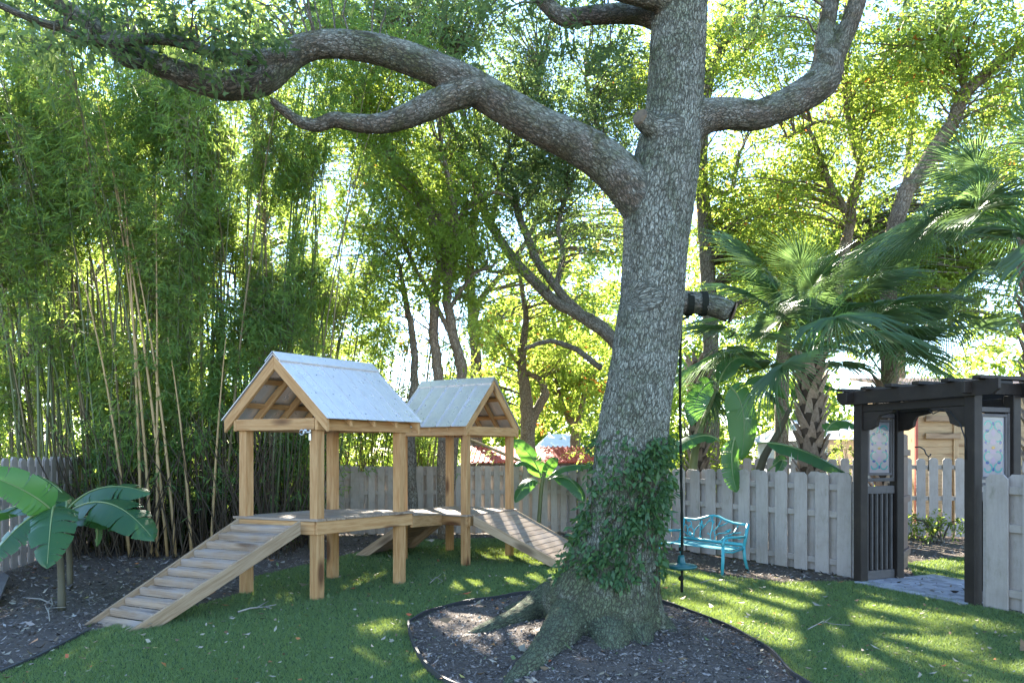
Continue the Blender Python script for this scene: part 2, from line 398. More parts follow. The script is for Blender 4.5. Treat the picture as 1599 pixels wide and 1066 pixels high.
t = NT('soil_mulch'); p = t.pos()
n1 = t.noise(p, 1.1, 5, .6); n2 = t.noise(p, 38, 4, .7); n3 = t.noise(p, 9, 5, .65)
c = t.mix(n3, (.070, .057, .048), (.175, .142, .118)); c = t.mix(t.ramp(n2, [(.5, (0, 0, 0)), (.72, (1, 1, 1))]), c, (.15, .115, .09))
c = t.mix(t.ramp(n1, [(.4, (0, 0, 0)), (.7, (.6, .6, .6))]), c, (.10, .08, .066))
MULCH = t.done(t.bsdf(c, .95, t.bump(n2, .9, .02), .1))
t = NT('turf_backing'); p = t.pos()
c = t.mix(t.noise(p, 2.2, 5, .6), (.06, .11, .055), (.10, .16, .06)); c = t.mix(t.noise(p, 60, 3), c, (.02, .035, .015))
TURF = t.done(t.bsdf(c, .9, t.bump(t.noise(p, 90, 3), .8, .015), .15))

g = MB(); S_ = 320
g.add([(-S_, -S_, -.012), (S_, -S_, -.012), (S_, S_, -.012), (-S_, S_, -.012)], [(0, 1, 2, 3)])
tag(g.build('ground', MULCH), kind='structure')

lawn_px = [(0, 1052), (60, 1027), (140, 986), (300, 948), (392, 922), (400, 900), (470, 884), (560, 862), (610, 849), (650, 842), (780, 840), (905, 839), (945, 862), (1000, 880),
           (1079, 889), (1143, 901), (1221, 909), (1329, 908), (1356, 910), (1516, 943), (1590, 957)]
LAWN = [G(*q)[:2] for q in lawn_px] + [(7.2, 3.0), (7.6, -4), (-6, -4), (-5.2, 4.6)]
# rounder outline
poly_sheet('lawn', LAWN, 0.0, TURF)
LAWN2 = [G(*q)[:2] for q in [(1428, 899), (1520, 914)]] + [(7.4, 9.6), (9.5, 11.2), (9.0, 12.6), (7.2, 11.9), (6.05, 11.3)]
poly_sheet('lawn', LAWN2, 0.0, TURF)
LAWN_A = np.array(LAWN); LAWN2_A = np.array(LAWN2)

RINGPX = [(640, 985), (652, 968), (700, 950), (770, 937), (840, 928), (930, 926), (1030, 942), (1130, 980), (1195, 1016), (1237, 1058)]
ring_ctrl = [Vector(G(*q)) for q in RINGPX] + [Vector(q + (0,)) for q in [(2.1, 5.1), (1.6, 4.75), (.9, 4.6), (.2, 4.8), (-.35, 5.25)]] + [Vector(G(665, 1040))]
def smooth_closed(pts, k=8):
    out = []; n = len(pts)
    for i in range(n):
        a, b, c, d = pts[i - 1], pts[i], pts[(i + 1) % n], pts[(i + 2) % n]
        for j in range(k):
            u = j / k
            out.append(.5 * ((2 * b) + (c - a) * u + (2 * a - 5 * b + 4 * c - d) * u * u + (3 * b - a - 3 * c + d) * u ** 3))
    return out
RING = smooth_closed(ring_ctrl); RING_A = np.array([q[:2] for q in RING])
rc = Vector((.75, 6.55, 0))
# mulch mound inside the edging
V, F = [(rc.x, rc.y, .07)], []
nr, K = 14, len(RING)
for i in range(1, nr + 1):
    s = i / nr
    for q in RING:
        w = rc + (q - rc) * s
        z = .012 + .06 * (1 - s) ** 1.2 + .022 * mnoise.noise((w.x * 3, w.y * 3, 1)) * (1 if s < 1 else .3) + .012 * mnoise.noise((w.x * 9, w.y * 9, 4))
        V.append((w.x, w.y, max(z, .006)))
for k in range(K): F.append((0, 1 + k, 1 + (k + 1) % K))
me = bpy.data.meshes.new('mulch_bed')
for i in range(nr - 1):
    for k in range(K):
        a = 1 + i * K + k; b = 1 + i * K + (k + 1) % K; F.append((a, a + K, b + K, b))
me.from_pydata(V, [], F); me.materials.append(MULCH)
for q in me.polygons: q.use_smooth = True
o = part('mulch_bed', me); o['kind'] = 'structure'
e = MB(); h = .05
L_ = [(q, rc + (q - rc) * 1.012) for q in RING]
for k in range(K):
    (a, b), (c, d) = L_[k], L_[(k + 1) % K]
    zz = Vector((0, 0, h + .006 * math.sin(k * .7)))
    z2 = Vector((0, 0, h + .006 * math.sin(((k + 1) % K) * .7)))
    dn = Vector((0, 0, -.02))
    e.add([a + dn, b + dn, c + dn, d + dn, a + zz, b + zz, c + z2, d + z2], [(0, 4, 6, 2), (4, 5, 7, 6), (5, 1, 3, 7)])
tag(e.build('garden_edging', EDGEP), 'low black plastic edging strip looping round the mulch bed under the oak', 'edging')
# thin edging along the lawn's left border
e = MB(); pts = [G(*q) for q in lawn_px[:3]]; pts = [Vector((-4.6, 5.2, 0))] + pts
for a, b in zip(pts, pts[1:]):
    s = (b - a).cross(Vector((0, 0, 1))).normalized() * .012
    e.slab(a - s + Vector((0, 0, -.02)), b - a, 2 * s, (0, 0, .05))
tag(e.build('garden_edging', EDGEP), 'straight lawn edging strip between the turf and dark mulch below the banana plant', 'edging')

# ---- grass blades
def grass(name, poly, n, hgt, seed, hole=None, ymax=99):
    r = np.random.default_rng(seed); lo, hi = poly.min(0), poly.max(0)
    X = r.uniform(lo[0], hi[0], n * 4); Y = r.uniform(max(lo[1], 4.9), min(hi[1], ymax), n * 4)
    w = np.clip((6.0 / Y) ** 2, .12, 1); k = (r.random(n * 4) < w) & (np.abs(X / Y) < .76)
    X, Y = X[k], Y[k]; k = in_poly(X, Y, poly)
    if hole is not None: k &= ~in_poly(X, Y, hole)
    X, Y = X[k][:n], Y[k][:n]; m = len(X)
    sc = np.clip(Y / 6.5, .9, 2.2); a = r.uniform(0, 6.283, m); H = hgt * r.uniform(.55, 1.25, m) * np.clip(sc, 1, 1.25); W = .0035 * sc
    ln = r.normal(0, .5, (m, 2)) * H[:, None]
    b = np.stack([X, Y, np.zeros(m) - .002], 1); d = np.stack([np.cos(a) * W, np.sin(a) * W, np.zeros(m)], 1)
    tip = b + np.stack([ln[:, 0], ln[:, 1], H], 1)
    V = np.stack([b - d, b + d, tip], 1).reshape(-1, 3); tint = np.repeat(r.random(m), 3)
    me = np_mesh(name, V, np.arange(m * 3).reshape(-1, 3), GRASSM, tint, True)
    o = part(name, me); o['kind'] = 'stuff'; return o
GRASSM = leafmat('turf_grass', (.080, .150, .080), (.185, .265, .095), (.36, .46, .07), .32, .5, None, .3)
tag(grass('grass', LAWN_A, 330000, .028, 5, RING_A), 'short green turf grass of the lawn round the oak', 'grass')
tag(grass('grass', LAWN2_A, 22000, .03, 6), 'small strip of sunlit turf grass seen through the gateway', 'grass')

# ---- mulch chips and fallen leaves
def litter(name, poly_in, polys_out, n, size, mat, seed, box, zfun=lambda x, y: .006, asp=.35, thick=0.0, fall=7.0):
    r = np.random.default_rng(seed)
    X = r.uniform(box[0], box[1], n * 3); Y = r.uniform(box[2], box[3], n * 3)
    k = (r.random(n * 3) < np.clip((fall / Y) ** 1.6, .1, 1)) & (np.abs(X / Y) < .78)
    X, Y = X[k], Y[k]; k = np.ones(len(X), bool)
    if poly_in is not None: k &= in_poly(X, Y, poly_in)
    for q in polys_out: k &= ~in_poly(X, Y, q)
    X, Y = X[k][:n], Y[k][:n]; m = len(X)
    a = r.uniform(0, 6.283, m); L = size * r.lognormal(0, .45, m); W = L * asp * r.uniform(.6, 1.4, m)
    tz = r.normal(0, .35, m); tx = r.normal(0, .4, m)
    d = np.stack([np.cos(a), np.sin(a), tz * .6], 1) * L[:, None] * .5; s = np.stack([-np.sin(a), np.cos(a), tx], 1) * W[:, None] * .5
    z = np.array([zfun(x, y) for x, y in zip(X, Y)]) if callable(zfun) else zfun
    c = np.stack([X, Y, z + np.abs(tz) * L * .22 + np.abs(tx) * W * .4 + .003], 1)
    V = np.stack([c - d, c - d * .1 + s, c + d, c + d * .1 - s], 1)
    V[:, 0, 2] += np.abs(r.normal(0, .10, m)) * L; V[:, 2, 2] += np.abs(r.normal(0, .18, m)) * L
    tint = np.repeat(r.random(m), 4)
    o = part(name, np_mesh(name, V.reshape(-1, 3), np.arange(m * 4).reshape(-1, 4), mat, tint)); o['kind'] = 'stuff'; return o
def tintmat(name, stops, rough=.8):
    t = NT(name); a = t.n('ShaderNodeAttribute'); a.attribute_name = 'tint'
    return t.done(t.bsdf(t.ramp(a.outputs['Fac'], stops, 'CONSTANT'), rough, None, .25))
CHIP = tintmat('mulch_chips', [(0, (.060, .050, .044)), (.3, (.135, .112, .097)), (.55, (.20, .168, .148)), (.75, (.27, .23, .205)), (.93, (.32, .28, .25)), (.985, (.38, .345, .31))])
DRY = tintmat('fallen_leaf', [(0, (.26, .21, .14)), (.22, (.17, .11, .06)), (.42, (.30, .27, .20)), (.62, (.12, .16, .06)), (.74, (.36, .31, .24)), (.90, (.38, .15, .05)), (.95, (.36, .10, .04)), (.975, (.40, .34, .10))], .6)
def ringz(x, y):
    q = Vector((x, y, 0)) - rc; s = min(q.length / 1.7, 1)
    return .012 + .06 * (1 - s) ** 1.2 + .022 * mnoise.noise((x * 3, y * 3, 1)) + .012 * mnoise.noise((x * 9, y * 9, 4))
tag(litter('mulch_chips', RING_A, [], 24000, .021, CHIP, 21, (-1.2, 2.6, 4.6, 8.8), ringz), 'dark shredded bark mulch in the ring round the oak trunk', 'mulch')
tag(litter('mulch_chips', None, [LAWN_A, LAWN2_A], 36000, .036, CHIP, 22, (-11, 9, 5.0, 17), fall=8), 'brown bark chips scattered over the planting beds along the fences', 'mulch')
tag(litter('leaf_litter', RING_A, [], 520, .042, DRY, 23, (-1.2, 2.6, 4.6, 8.8), ringz, .42), 'dry curled oak leaves fallen in the mulch ring', 'leaf litter')
tag(litter('leaf_litter', LAWN_A, [RING_A], 1500, .036, DRY, 24, (-5, 7, 4.9, 15), lambda x, y: .029, .42), 'pale and rusty fallen oak leaves scattered over the lawn', 'leaf litter')
tag(litter('leaf_litter', None, [LAWN_A, LAWN2_A], 1500, .05, DRY, 25, (-9, 8, 5.2, 15), lambda x, y: .012, .36), 'pale dry leaves lying on the dark mulch beds', 'leaf litter')

# ---- brick path through the gateway
PLF, PRF = Vector((4.567, 9.645, 0)), Vector((5.143, 8.214, 0))
W_ = (PRF - PLF).normalized(); D_ = Vector((-W_.y, W_.x, 0))
if D_.x < 0: D_ = -D_
path = thing('brick_path', PLF, 'short path of grey brick pavers passing under the dark arbor', 'path')
path['kind'] = 'structure'; del path['label']; del path['category']
t = NT('paver'); r, off = t.rnd()
c = t.mix(t.noise(t.mapv(t.obj(), (1, 1, 1), off), 9, 5, .7), (.30, .29, .31), (.40, .39, .42)); hh = t.n('ShaderNodeHueSaturation'); t.l(c, hh.inputs['Color']); t.l(t.math('ADD', t.math('MULTIPLY', r, .5), .72), hh.inputs['Value'])
PAVER = t.done(t.bsdf(hh.outputs[0], .85, t.bump(t.noise(t.obj(), 60, 4), .4, .004), .2))
bed = MB(); bed.slab(PLF - W_ * .0 - D_ * .12 + Vector((0, 0, -.01)), W_ * 1.54, D_ * 1.50, (0, 0, .016)); bed.build('path_bed', MULCH, path)
rj = random.Random(3)
for i in range(13):
    for j in range(8):
        u0 = j * .195 + (.0975 if i % 2 else 0); u1 = min(u0 + .188, 1.53)
        if j == 0 and i % 2:
            slab('paver', PLF - D_ * .12 + D_ * (i * .112) + W_ * .004 + Vector((0, 0, .0)), W_ * .087, D_ * .104, (0, 0, .026), PAVER, path, .005)
        if u1 - u0 < .05: continue
        slab('paver', PLF - D_ * .12 + D_ * (i * .112) + W_ * (u0 + .004) + Vector((0, 0, rj.uniform(-.004, .003))), W_ * (u1 - u0), D_ * .104, (0, 0, .026), PAVER, path, .005)

# ================================================================== FENCES
_PK = {}
def picket_mesh(w, h, th, ear, mat):
    key = (round(w, 3), round(h, 2), round(th, 3), ear, mat.name)
    if key not in _PK:
        e = min(w * .24, .05) if ear else .004
        prof = [(-w / 2, 0), (w / 2, 0), (w / 2, h - e), (w / 2 - e, h), (-w / 2 + e, h), (-w / 2, h - e)]
        bm = bmesh.new(); a = [bm.verts.new((x, -th / 2, z)) for x, z in prof]; b = [bm.verts.new((x, th / 2, z)) for x, z in prof]
        bm.faces.new(a); bm.faces.new(b[::-1])
        for i in range(6): bm.faces.new((a[i], b[i], b[(i + 1) % 6], a[(i + 1) % 6]))
        bmesh.ops.recalc_face_normals(bm, faces=bm.faces[:])
        bmesh.ops.bevel(bm, geom=[q for q in bm.edges if abs(q.verts[0].co.y - q.verts[1].co.y) < 1e-6], offset=.003, segments=1, affect='EDGES')
        me = bpy.data.meshes.new('board'); bm.to_mesh(me); bm.free(); me.materials.append(mat); _PK[key] = me
    return _PK[key]
def fence(label, a, b, h, bw, period, mat, face, group=None, back=True, rails=(.14, .62, .90), seed=1, ear=True, z0=.02, bback=None, railside=0, posts=2.4):
    """board-on-board fence from a to b; face = side (unit) the front boards are on"""
    a, b = Vector((*a, 0)), Vector((*b, 0)); u = (b - a).normalized(); L = (b - a).length; f = Vector((*face, 0)).normalized()
    f = (f - u * f.dot(u)).normalized(); r = random.Random(seed)
    fn = thing('wooden_fence', a, label, 'fence', group)
    n = int(L / period)
    for i in range(n + 1):
        for side in ((1, -1) if back else (1,)):
            s = i * period + (period / 2 if side < 0 else 0) + r.uniform(-.006, .006) + bw / 2
            if s > L - bw * .3: continue
            w = bw if side > 0 else (bback or bw)
            hh = h + r.uniform(-.012, .012)
            M = Matrix((u, f * side, Vector((0, 0, 1)))).transposed().to_4x4()
            if M.to_3x3().determinant() < 0: M = Matrix((-u, f * side, Vector((0, 0, 1)))).transposed().to_4x4()
            M = M @ Matrix.Rotation(r.uniform(-.006, .006), 4, 'Y')
            M.translation = a + u * s + f * (side * .034) + Vector((0, 0, z0 + r.uniform(-.008, .008)))
            part('board', picket_mesh(round(w, 3), round(hh / .008) * .008, .02, ear, mat), fn, M)
    for z in rails:
        beam('rail', a + Vector((0, 0, h * z)), b + Vector((0, 0, h * z)), .044, .085, FENCEX if mat == FENCE else mat, fn)
    k = max(1, int(L / posts))
    for i in range(k + 1):
        q = a + (b - a) * (i / k)
        slab('post', q - u * .042 - f * .023, Vector((0, 0, h * .93)), f * .046, u * .084, mat, fn)
    return fn
FA, FC = (4.62, 9.97), (1.15, 15.6)
fence('grey dog-eared board fence running from the dark arbor behind the turquoise bench', FA, FC, 1.40, .215, .345, FENCE, (-.85, -.5), seed=2, rails=(.13, .60, .87))
fence('long grey fence of narrow boards across the back behind the wooden play huts', FC, (-3.1, 15.22), 1.40, .135, .200, FENCE2, (0, -1), seed=3, bback=.12)
fence('grey back fence panel with rails in view below the bamboo beside the near hut', (-3.14, 15.22), (-8.2, 14.8), 1.42, .20, .305, FENCE2, (0, -1), seed=4, rails=(.10, .50, .84))
fence('pale grey fence at the left picture edge behind the banana plant', (-6.95, 9.4), (-8.2, 14.75), 1.60, .20, .30, FENCE, (1, 0), seed=5)
_w = Vector((.373, -.928)); _s = Vector((5.215, 8.07))
fence('grey fence continuing from the right arbor post to the picture edge', _s, _s + _w * 2.6, 1.44, .245, .40, FENCE, (-.9, -.37), seed=6)
fence('gappy pale fence beyond the gateway with light between its boards', (4.6, 15.5), (11.8, 14.2), 1.56, .17, .24, FENCE, (0, -1), back=False, seed=7, rails=(.14, .50, .90))
# ================================================================== PLAY STRUCTURE
play = thing('play_structure', (-2.3, 9.5, 0), 'fresh pine play structure of two metal roofed huts joined by a raised deck with ramps', 'play structure')
Zv = Vector((0, 0, 1))
def v2(x, y, z=0): return Vector((x, y, z))
def hut(O, a, b, la, lb, zd, deck_over, PW=.108, rib=.020):
    """O = gable front corner; a = unit along the gable; b = unit along the ridge; posts at the four corners"""
    ztop = 2.05
    corners = [O, O + a * la, O + b * lb, O + a * la + b * lb]
    for q in corners:
        slab('post', q - a * PW / 2 - b * PW / 2 + Zv * -.02, Zv * (ztop + .02), a * PW, b * PW, PINE, play, .006)
    bh, bw = .135, .04
    # beams on top of the posts, round the frame
    for k, (p, q, out) in enumerate([(O, O + a * la, -b), (O + b * lb, O + a * la + b * lb, b), (O, O + b * lb, -a), (O + a * la, O + a * la + b * lb, a)]):
        d = (q - p).normalized(); ext = .05 if k < 2 else .09
        slab('beam', p - d * ext + out * (PW / 2 + .002) + Zv * (1.955 + (.004 if k < 2 else 0)), (q - p) + d * 2 * ext, out * bw, Zv * bh, PINE, play)
    # roof
    M0 = O + a * la / 2; half, zr, ze = .745, 2.845, 2.105; ov = .10
    R0 = M0 - b * ov; RL = lb + 2 * ov
    slope = Vector((0, 0, ze - zr))
    for sgn in (-1, 1):
        A = a * sgn * half + slope
        # rafters: barge board at both ends and three between
        for i in range(5):
            t_ = .042
            pos = R0 + b * ((RL - t_) * i / 4)
            hgt = .125 if i in (0, 4) else .09
            Af = A * (1.0 if i in (0, 4) else .97)
            slab('barge_board' if i in (0, 4) else 'rafter', pos + Zv * (zr - .012 - hgt * 1.25) + (a * sgn * .0006), Af, b * t_, Zv * (hgt * 1.25), PINE, play)
        # purlin under the sheets
        for s_ in (.35, .72):
            n_ = A.normalized().cross(b); n_ = n_ if n_.z > 0 else -n_
            slab('purlin', R0 + b * .045 + A * s_ + Zv * (zr - .004) - n_ * .034, b * (RL - .09), A.normalized() * .07, n_ * .03, PINE, play)
        # sheets
        n = A.normalized().cross(b); n = n if n.z > 0 else -n
        npan = 5; pw = (RL + .03) / npan
        for i in range(npan):
            m = MB(); p0 = R0 - b * .015 + b * pw * i + Zv * (zr + .004)
            A2 = A * 1.035
            m.slab(p0, A2, b * (pw - .002), n * .006)
            m.slab(p0 + b * (pw - .030) + n * .006, A2, b * .022, n * rib)
            if rib < .015: m.slab(p0 + b * (pw * .48) + n * .006, A2, b * .010, n * .004)
            m.build('roof_panel', METAL, play)
        m = MB()
        for i in range(6):
            for s_ in (.30, .62, .93):
                c = R0 + b * (RL * (i + .5) / 6) + A * s_ + Zv * (zr + .004)
                m.slab(c + n * .006, A.normalized() * .012, b * .012, n * .008)
        m.build('screw', STEEL, play)['kind'] = 'stuff'
    m = MB()
    for sgn in (-1, 1):
        A = a * sgn * half + slope; n = A.normalized().cross(b); n = n if n.z > 0 else -n
        m.slab(R0 - b * .02 + Zv * (zr + .034), A.normalized() * .15, b * (RL + .04), n * .005)
        m.slab(R0 - b * .02 + Zv * (zr + .034) + A.normalized() * .148, A.normalized() * .006, b * (RL + .04), n * -.014)
    m.build('ridge_cap', METAL, play)
    return corners

# hut at the left ramp
A1 = (v2(-3.21, 8.90) - v2(-2.253, 8.51)); la1 = A1.length; a1 = A1.normalized()
B1 = (v2(-1.46, 9.54) - v2(-2.253, 8.51)); lb1 = B1.length; b1 = B1.normalized()
O1 = v2(-2.253, 8.51); ZD1, ZD2 = .935, .77
hut(O1, a1, b1, la1, lb1, ZD1, .08, rib=.009)
# hut at the right ramp: gable faces right
O2 = v2(-.696, 11.05); a2 = v2(.654, 1.05).normalized(); la2 = 1.237; b2 = v2(-a2.y, a2.x); lb2 = 1.22
hut(O2, a2, b2, la2, lb2, ZD2, .08)

# decks
def planks(A0, A1_, B0, B1_, n, mat=DECKW, th=.028, gap=.006):
    """planks between the lines A0-A1_ and B0-B1_ (tops), running from A to B"""
    for i in range(n):
        s0, s1 = i / n + gap / 2, (i + 1) / n - gap / 2
        q = [A0.lerp(A1_, s0), A0.lerp(A1_, s1), B0.lerp(B1_, s1), B0.lerp(B1_, s0)]
        prism('deck_board', [q[0], q[3], q[2], q[1]], Vector((0, 0, -th)), mat, play, .003)
ex = .10
c00 = O1 - a1 * ex - b1 * ex; c10 = O1 + a1 * (la1 + ex) - b1 * ex
c01 = O1 - a1 * ex + b1 * (lb1 + .14); c11 = O1 + a1 * (la1 + ex) + b1 * (lb1 + .14)
z1, z2 = Zv * ZD1, Zv * ZD2
planks(c00 + z1, c01 + z1, c10 + z1, c11 + z1, 11)
d00 = O2 - a2 * ex - b2 * ex; d10 = O2 + a2 * (la2 + ex) - b2 * ex
d01 = O2 - a2 * ex + b2 * (lb2 + ex); d11 = O2 + a2 * (la2 + ex) + b2 * (lb2 + ex)
planks(d00 + z2, d10 + z2, d01 + z2, d11 + z2, 10)
J1 = c01 + b1 * .01; K1 = c11 + b1 * .01
J2 = O2 - a2 * (ex + .01) + b2 * .36; K2 = O2 - a2 * (ex + .01) + b2 * (lb2 + ex)
planks(J1 + Zv * (ZD1 - .035), K1 + Zv * (ZD1 - .035), J2 + Zv * (ZD2 + .012), K2 + Zv * (ZD2 + .012), 8)
# fascia boards
def fascia(p, q, z, h=.15, th=.038, zq=None):
    d = (q - p).normalized(); s = d.cross(Zv) * .5
    zq = z if zq is None else zq
    slab('fascia', p + Zv * (z - .030 - h), (q - p) + Zv * (zq - z), -d.cross(Zv) * th, Zv * h, PINE, play)
i_ = .018
fascia(c00 + a1 * i_ + b1 * i_, c01 + a1 * i_ - b1 * .0, ZD1)
fascia(c10 - a1 * (i_ + .04) + b1 * i_, c11 - a1 * (i_ + .04), ZD1)
slab('fascia', c00 + a1 * .06 + b1 * i_ + Zv * (ZD1 - .182), (c10 - c00) - a1 * .12, b1 * .036, Zv * .15, PINE, play)
fascia(J1 + a1 * .02, J2 + b2 * .0, ZD1 - .035, zq=ZD2 + .012)
fascia(K1 - a1 * .04, K2 - b2 * .04, ZD1 - .035, zq=ZD2 + .012)
fascia(d01 + a2 * (i_ + .045), d00 + a2 * i_ + a2 * .045, ZD2, h=.14)
fascia(d00 + b2 * i_, d10 + b2 * i_, ZD2, h=.14)
fascia(d10 - a2 * (i_), d11 - a2 * i_, ZD2, h=.14)
fascia(d11 - b2 * i_, d01 - b2 * i_ , ZD2, h=.14)

def ramp(T0, T1, F0, F1, h=.155, th=.040, ntread=12, cleats=True, mat=PINE_GREY):
    """T0,T1 top ends of the two stringers' upper edges, F0,F1 their tips on the ground"""
    for (T, F, side) in ((T0, F0, 1), (T1, F1, -1)):
        d = F - T; hd = Vector((d.x, d.y, 0)).normalized(); sl = abs(d.z) / Vector((d.x, d.y)).length
        back = h / sl
        other = (T1 - T0) if side > 0 else (T0 - T1)
        s = Zv.cross(hd).normalized(); s = s if s.dot(other) > 0 else -s
        prism('stringer', [T, F, F - hd * back, T - Zv * h], s * th, mat, play, .004)
    dT, dF = T1 - T0, F1 - F0
    k = .042
    for i in range(ntread):
        s0, s1 = (i + .03) / ntread, (i + (.80 if cleats else .96)) / ntread
        s0, s1 = .005 + s0 * .965, .005 + s1 * .965
        q = []
        for s in (s0, s1):
            a, b = T0.lerp(F0, s), T1.lerp(F1, s); u = (b - a).normalized(); q += [a + u * k, b - u * k]
        dz = Zv * (-.050 if cleats else -.004)
        prism('tread', [q[0] + dz, q[1] + dz, q[3] + dz, q[2] + dz], Zv * -.026, DECKW, play, .003)
        if cleats and i < ntread - 1:                    # a batten on the lower edge of every tread
            q = []
            for s in (s1 - .013, s1 + .004):
                a, b = T0.lerp(F0, s), T1.lerp(F1, s); u = (b - a).normalized(); q += [a + u * (k + .002), b - u * (k + .002)]
            prism('cleat', [q[0] - Zv * .049, q[1] - Zv * .049, q[3] - Zv * .049, q[2] - Zv * .049], Zv * .046, DECKW, play, .003)
ramp(v2(-2.40, 8.37, ZD1 - .012), v2(-3.245, 8.70, ZD1 - .012), v2(-3.63, 6.957, .0), v2(-4.235, 7.27, .0), ntread=11)
ramp(v2(-.575, 10.93, ZD2 - .005), v2(.06, 12.03, ZD2 - .005), v2(.86, 10.90, .0), v2(1.40, 11.96, .0), h=.15, ntread=13, cleats=False)
# steep little ramp at the back of the far hut
ramp(v2(-1.72, 11.86, ZD2 - .15), v2(-1.20, 12.80, ZD2 - .15), v2(-2.60, 12.05, .0), v2(-1.95, 13.10, .0), h=.17, ntread=5, cleats=False)

# galvanised latch on the front post
m = MB(); c = O1 + Zv * 1.93 - b1 * .062 + a1 * .03
m.slab(c + Zv * -.09 - a1 * .012, a1 * .03, -b1 * .006, Zv * .16)
m.tube([c - b1 * .02 + a1 * t_ * .01 for t_ in (-2, 3, 9)], .013, 8)
m.tube([c - b1 * .03 + a1 * .09 + Vector((0, 0, .03 * math.sin(q))) + a1 * (.03 * math.cos(q)) for q in [i * .5 for i in range(13)]], .007, 6)
m.ball(c - b1 * .025 + a1 * .04 + Zv * .02, .024)
m.build('latch', STEEL, play)
# ================================================================== ARBOR WITH STAINED GLASS
arbor = thing('garden_arbor', PLF, 'dark stained wooden arbor with stained glass side panels over the brick path', 'arbor')
AW, AD, AP = 1.543, .645, .125
def AQ(u, d, z): return PLF + W_ * u + D_ * d + Zv * z
for u in (0, AW):
    for d in (0, AD):
        slab('post', AQ(u - AP / 2, d - AP / 2, -.02), Zv * 2.37, W_ * AP, D_ * AP, DARKW, arbor, .006)
for d0 in (-AP / 2 - .046, AD + AP / 2 + .002):
    # header with notched ends
    z0, z1 = 2.325, 2.495; u0, u1 = -.30, AW + .36
    prism('header', [AQ(u0, d0, z1), AQ(u1, d0, z1), AQ(u1, d0, z0 + .06), AQ(u1 - .07, d0, z0), AQ(u0 + .08, d0, z0), AQ(u0, d0, z0 + .075)], D_ * .044, DARKW, arbor)
for d0 in (-.035, AD - .035):
    slab('lintel', AQ(AP / 2, d0, 2.225), W_ * (AW - AP), D_ * .07, Zv * .098, DARKW, arbor)
    for sg, u0 in ((1, AP / 2), (-1, AW - AP / 2)):
        pr = [(0, 2.223), (.46, 2.223), (.43, 2.195), (.25, 2.165), (.215, 2.10), (.20, 2.035), (.10, 1.99), (.0, 1.985)]
        prism('corner_bracket', [AQ(u0 + sg * a, d0 + .008, z) for a, z in pr], D_ * .054, DARKW, arbor)
for u in (-AP / 2 - .003, AW - AP / 2 + .08):
    slab('side_beam', AQ(u, -.22, 2.352), D_ * (AD + .44), W_ * .045, Zv * .13, DARKW, arbor)
for i in range(6):
    u = -.16 + i * (AW + .34) / 5
    slab('rafter', AQ(u - .05, -.20, 2.498), D_ * (AD + .44), W_ * .10, Zv * .042, DARKW, arbor, .006)

t = NT('stained_pane'); c = t.mix(t.noise(t.obj(), 7, 3), (.42, .40, .40), (.33, .33, .42))
tb = t.n('ShaderNodeBsdfTranslucent'); t.l(c, tb.inputs['Color']); ms = t.n('ShaderNodeMixShader'); ms.inputs[0].default_value = .45
t.l(t.bsdf(c, .12, t.bump(t.noise(t.obj(), 30, 3), .2, .004), .6), ms.inputs[1]); t.l(tb.outputs[0], ms.inputs[2]); PANE = t.done(ms.outputs[0])
def glassc(name, c, fac=.45):
    t = NT(name); tb = t.n('ShaderNodeBsdfTranslucent'); tb.inputs['Color'].default_value = (*c, 1); ms = t.n('ShaderNodeMixShader'); ms.inputs[0].default_value = fac
    t.l(t.bsdf(c, .1, None, .6), ms.inputs[1]); t.l(tb.outputs[0], ms.inputs[2]); return t.done(ms.outputs[0])
GTEAL, GBLUE, GLILAC, GAMBER = glassc('teal_glass', (.10, .42, .40)), glassc('blue_glass', (.05, .12, .38)), glassc('lilac_glass', (.42, .34, .48)), glassc('amber_glass', (.55, .35, .12))
LEAD = plain('lead_came', (.06, .06, .065), .5, .6)

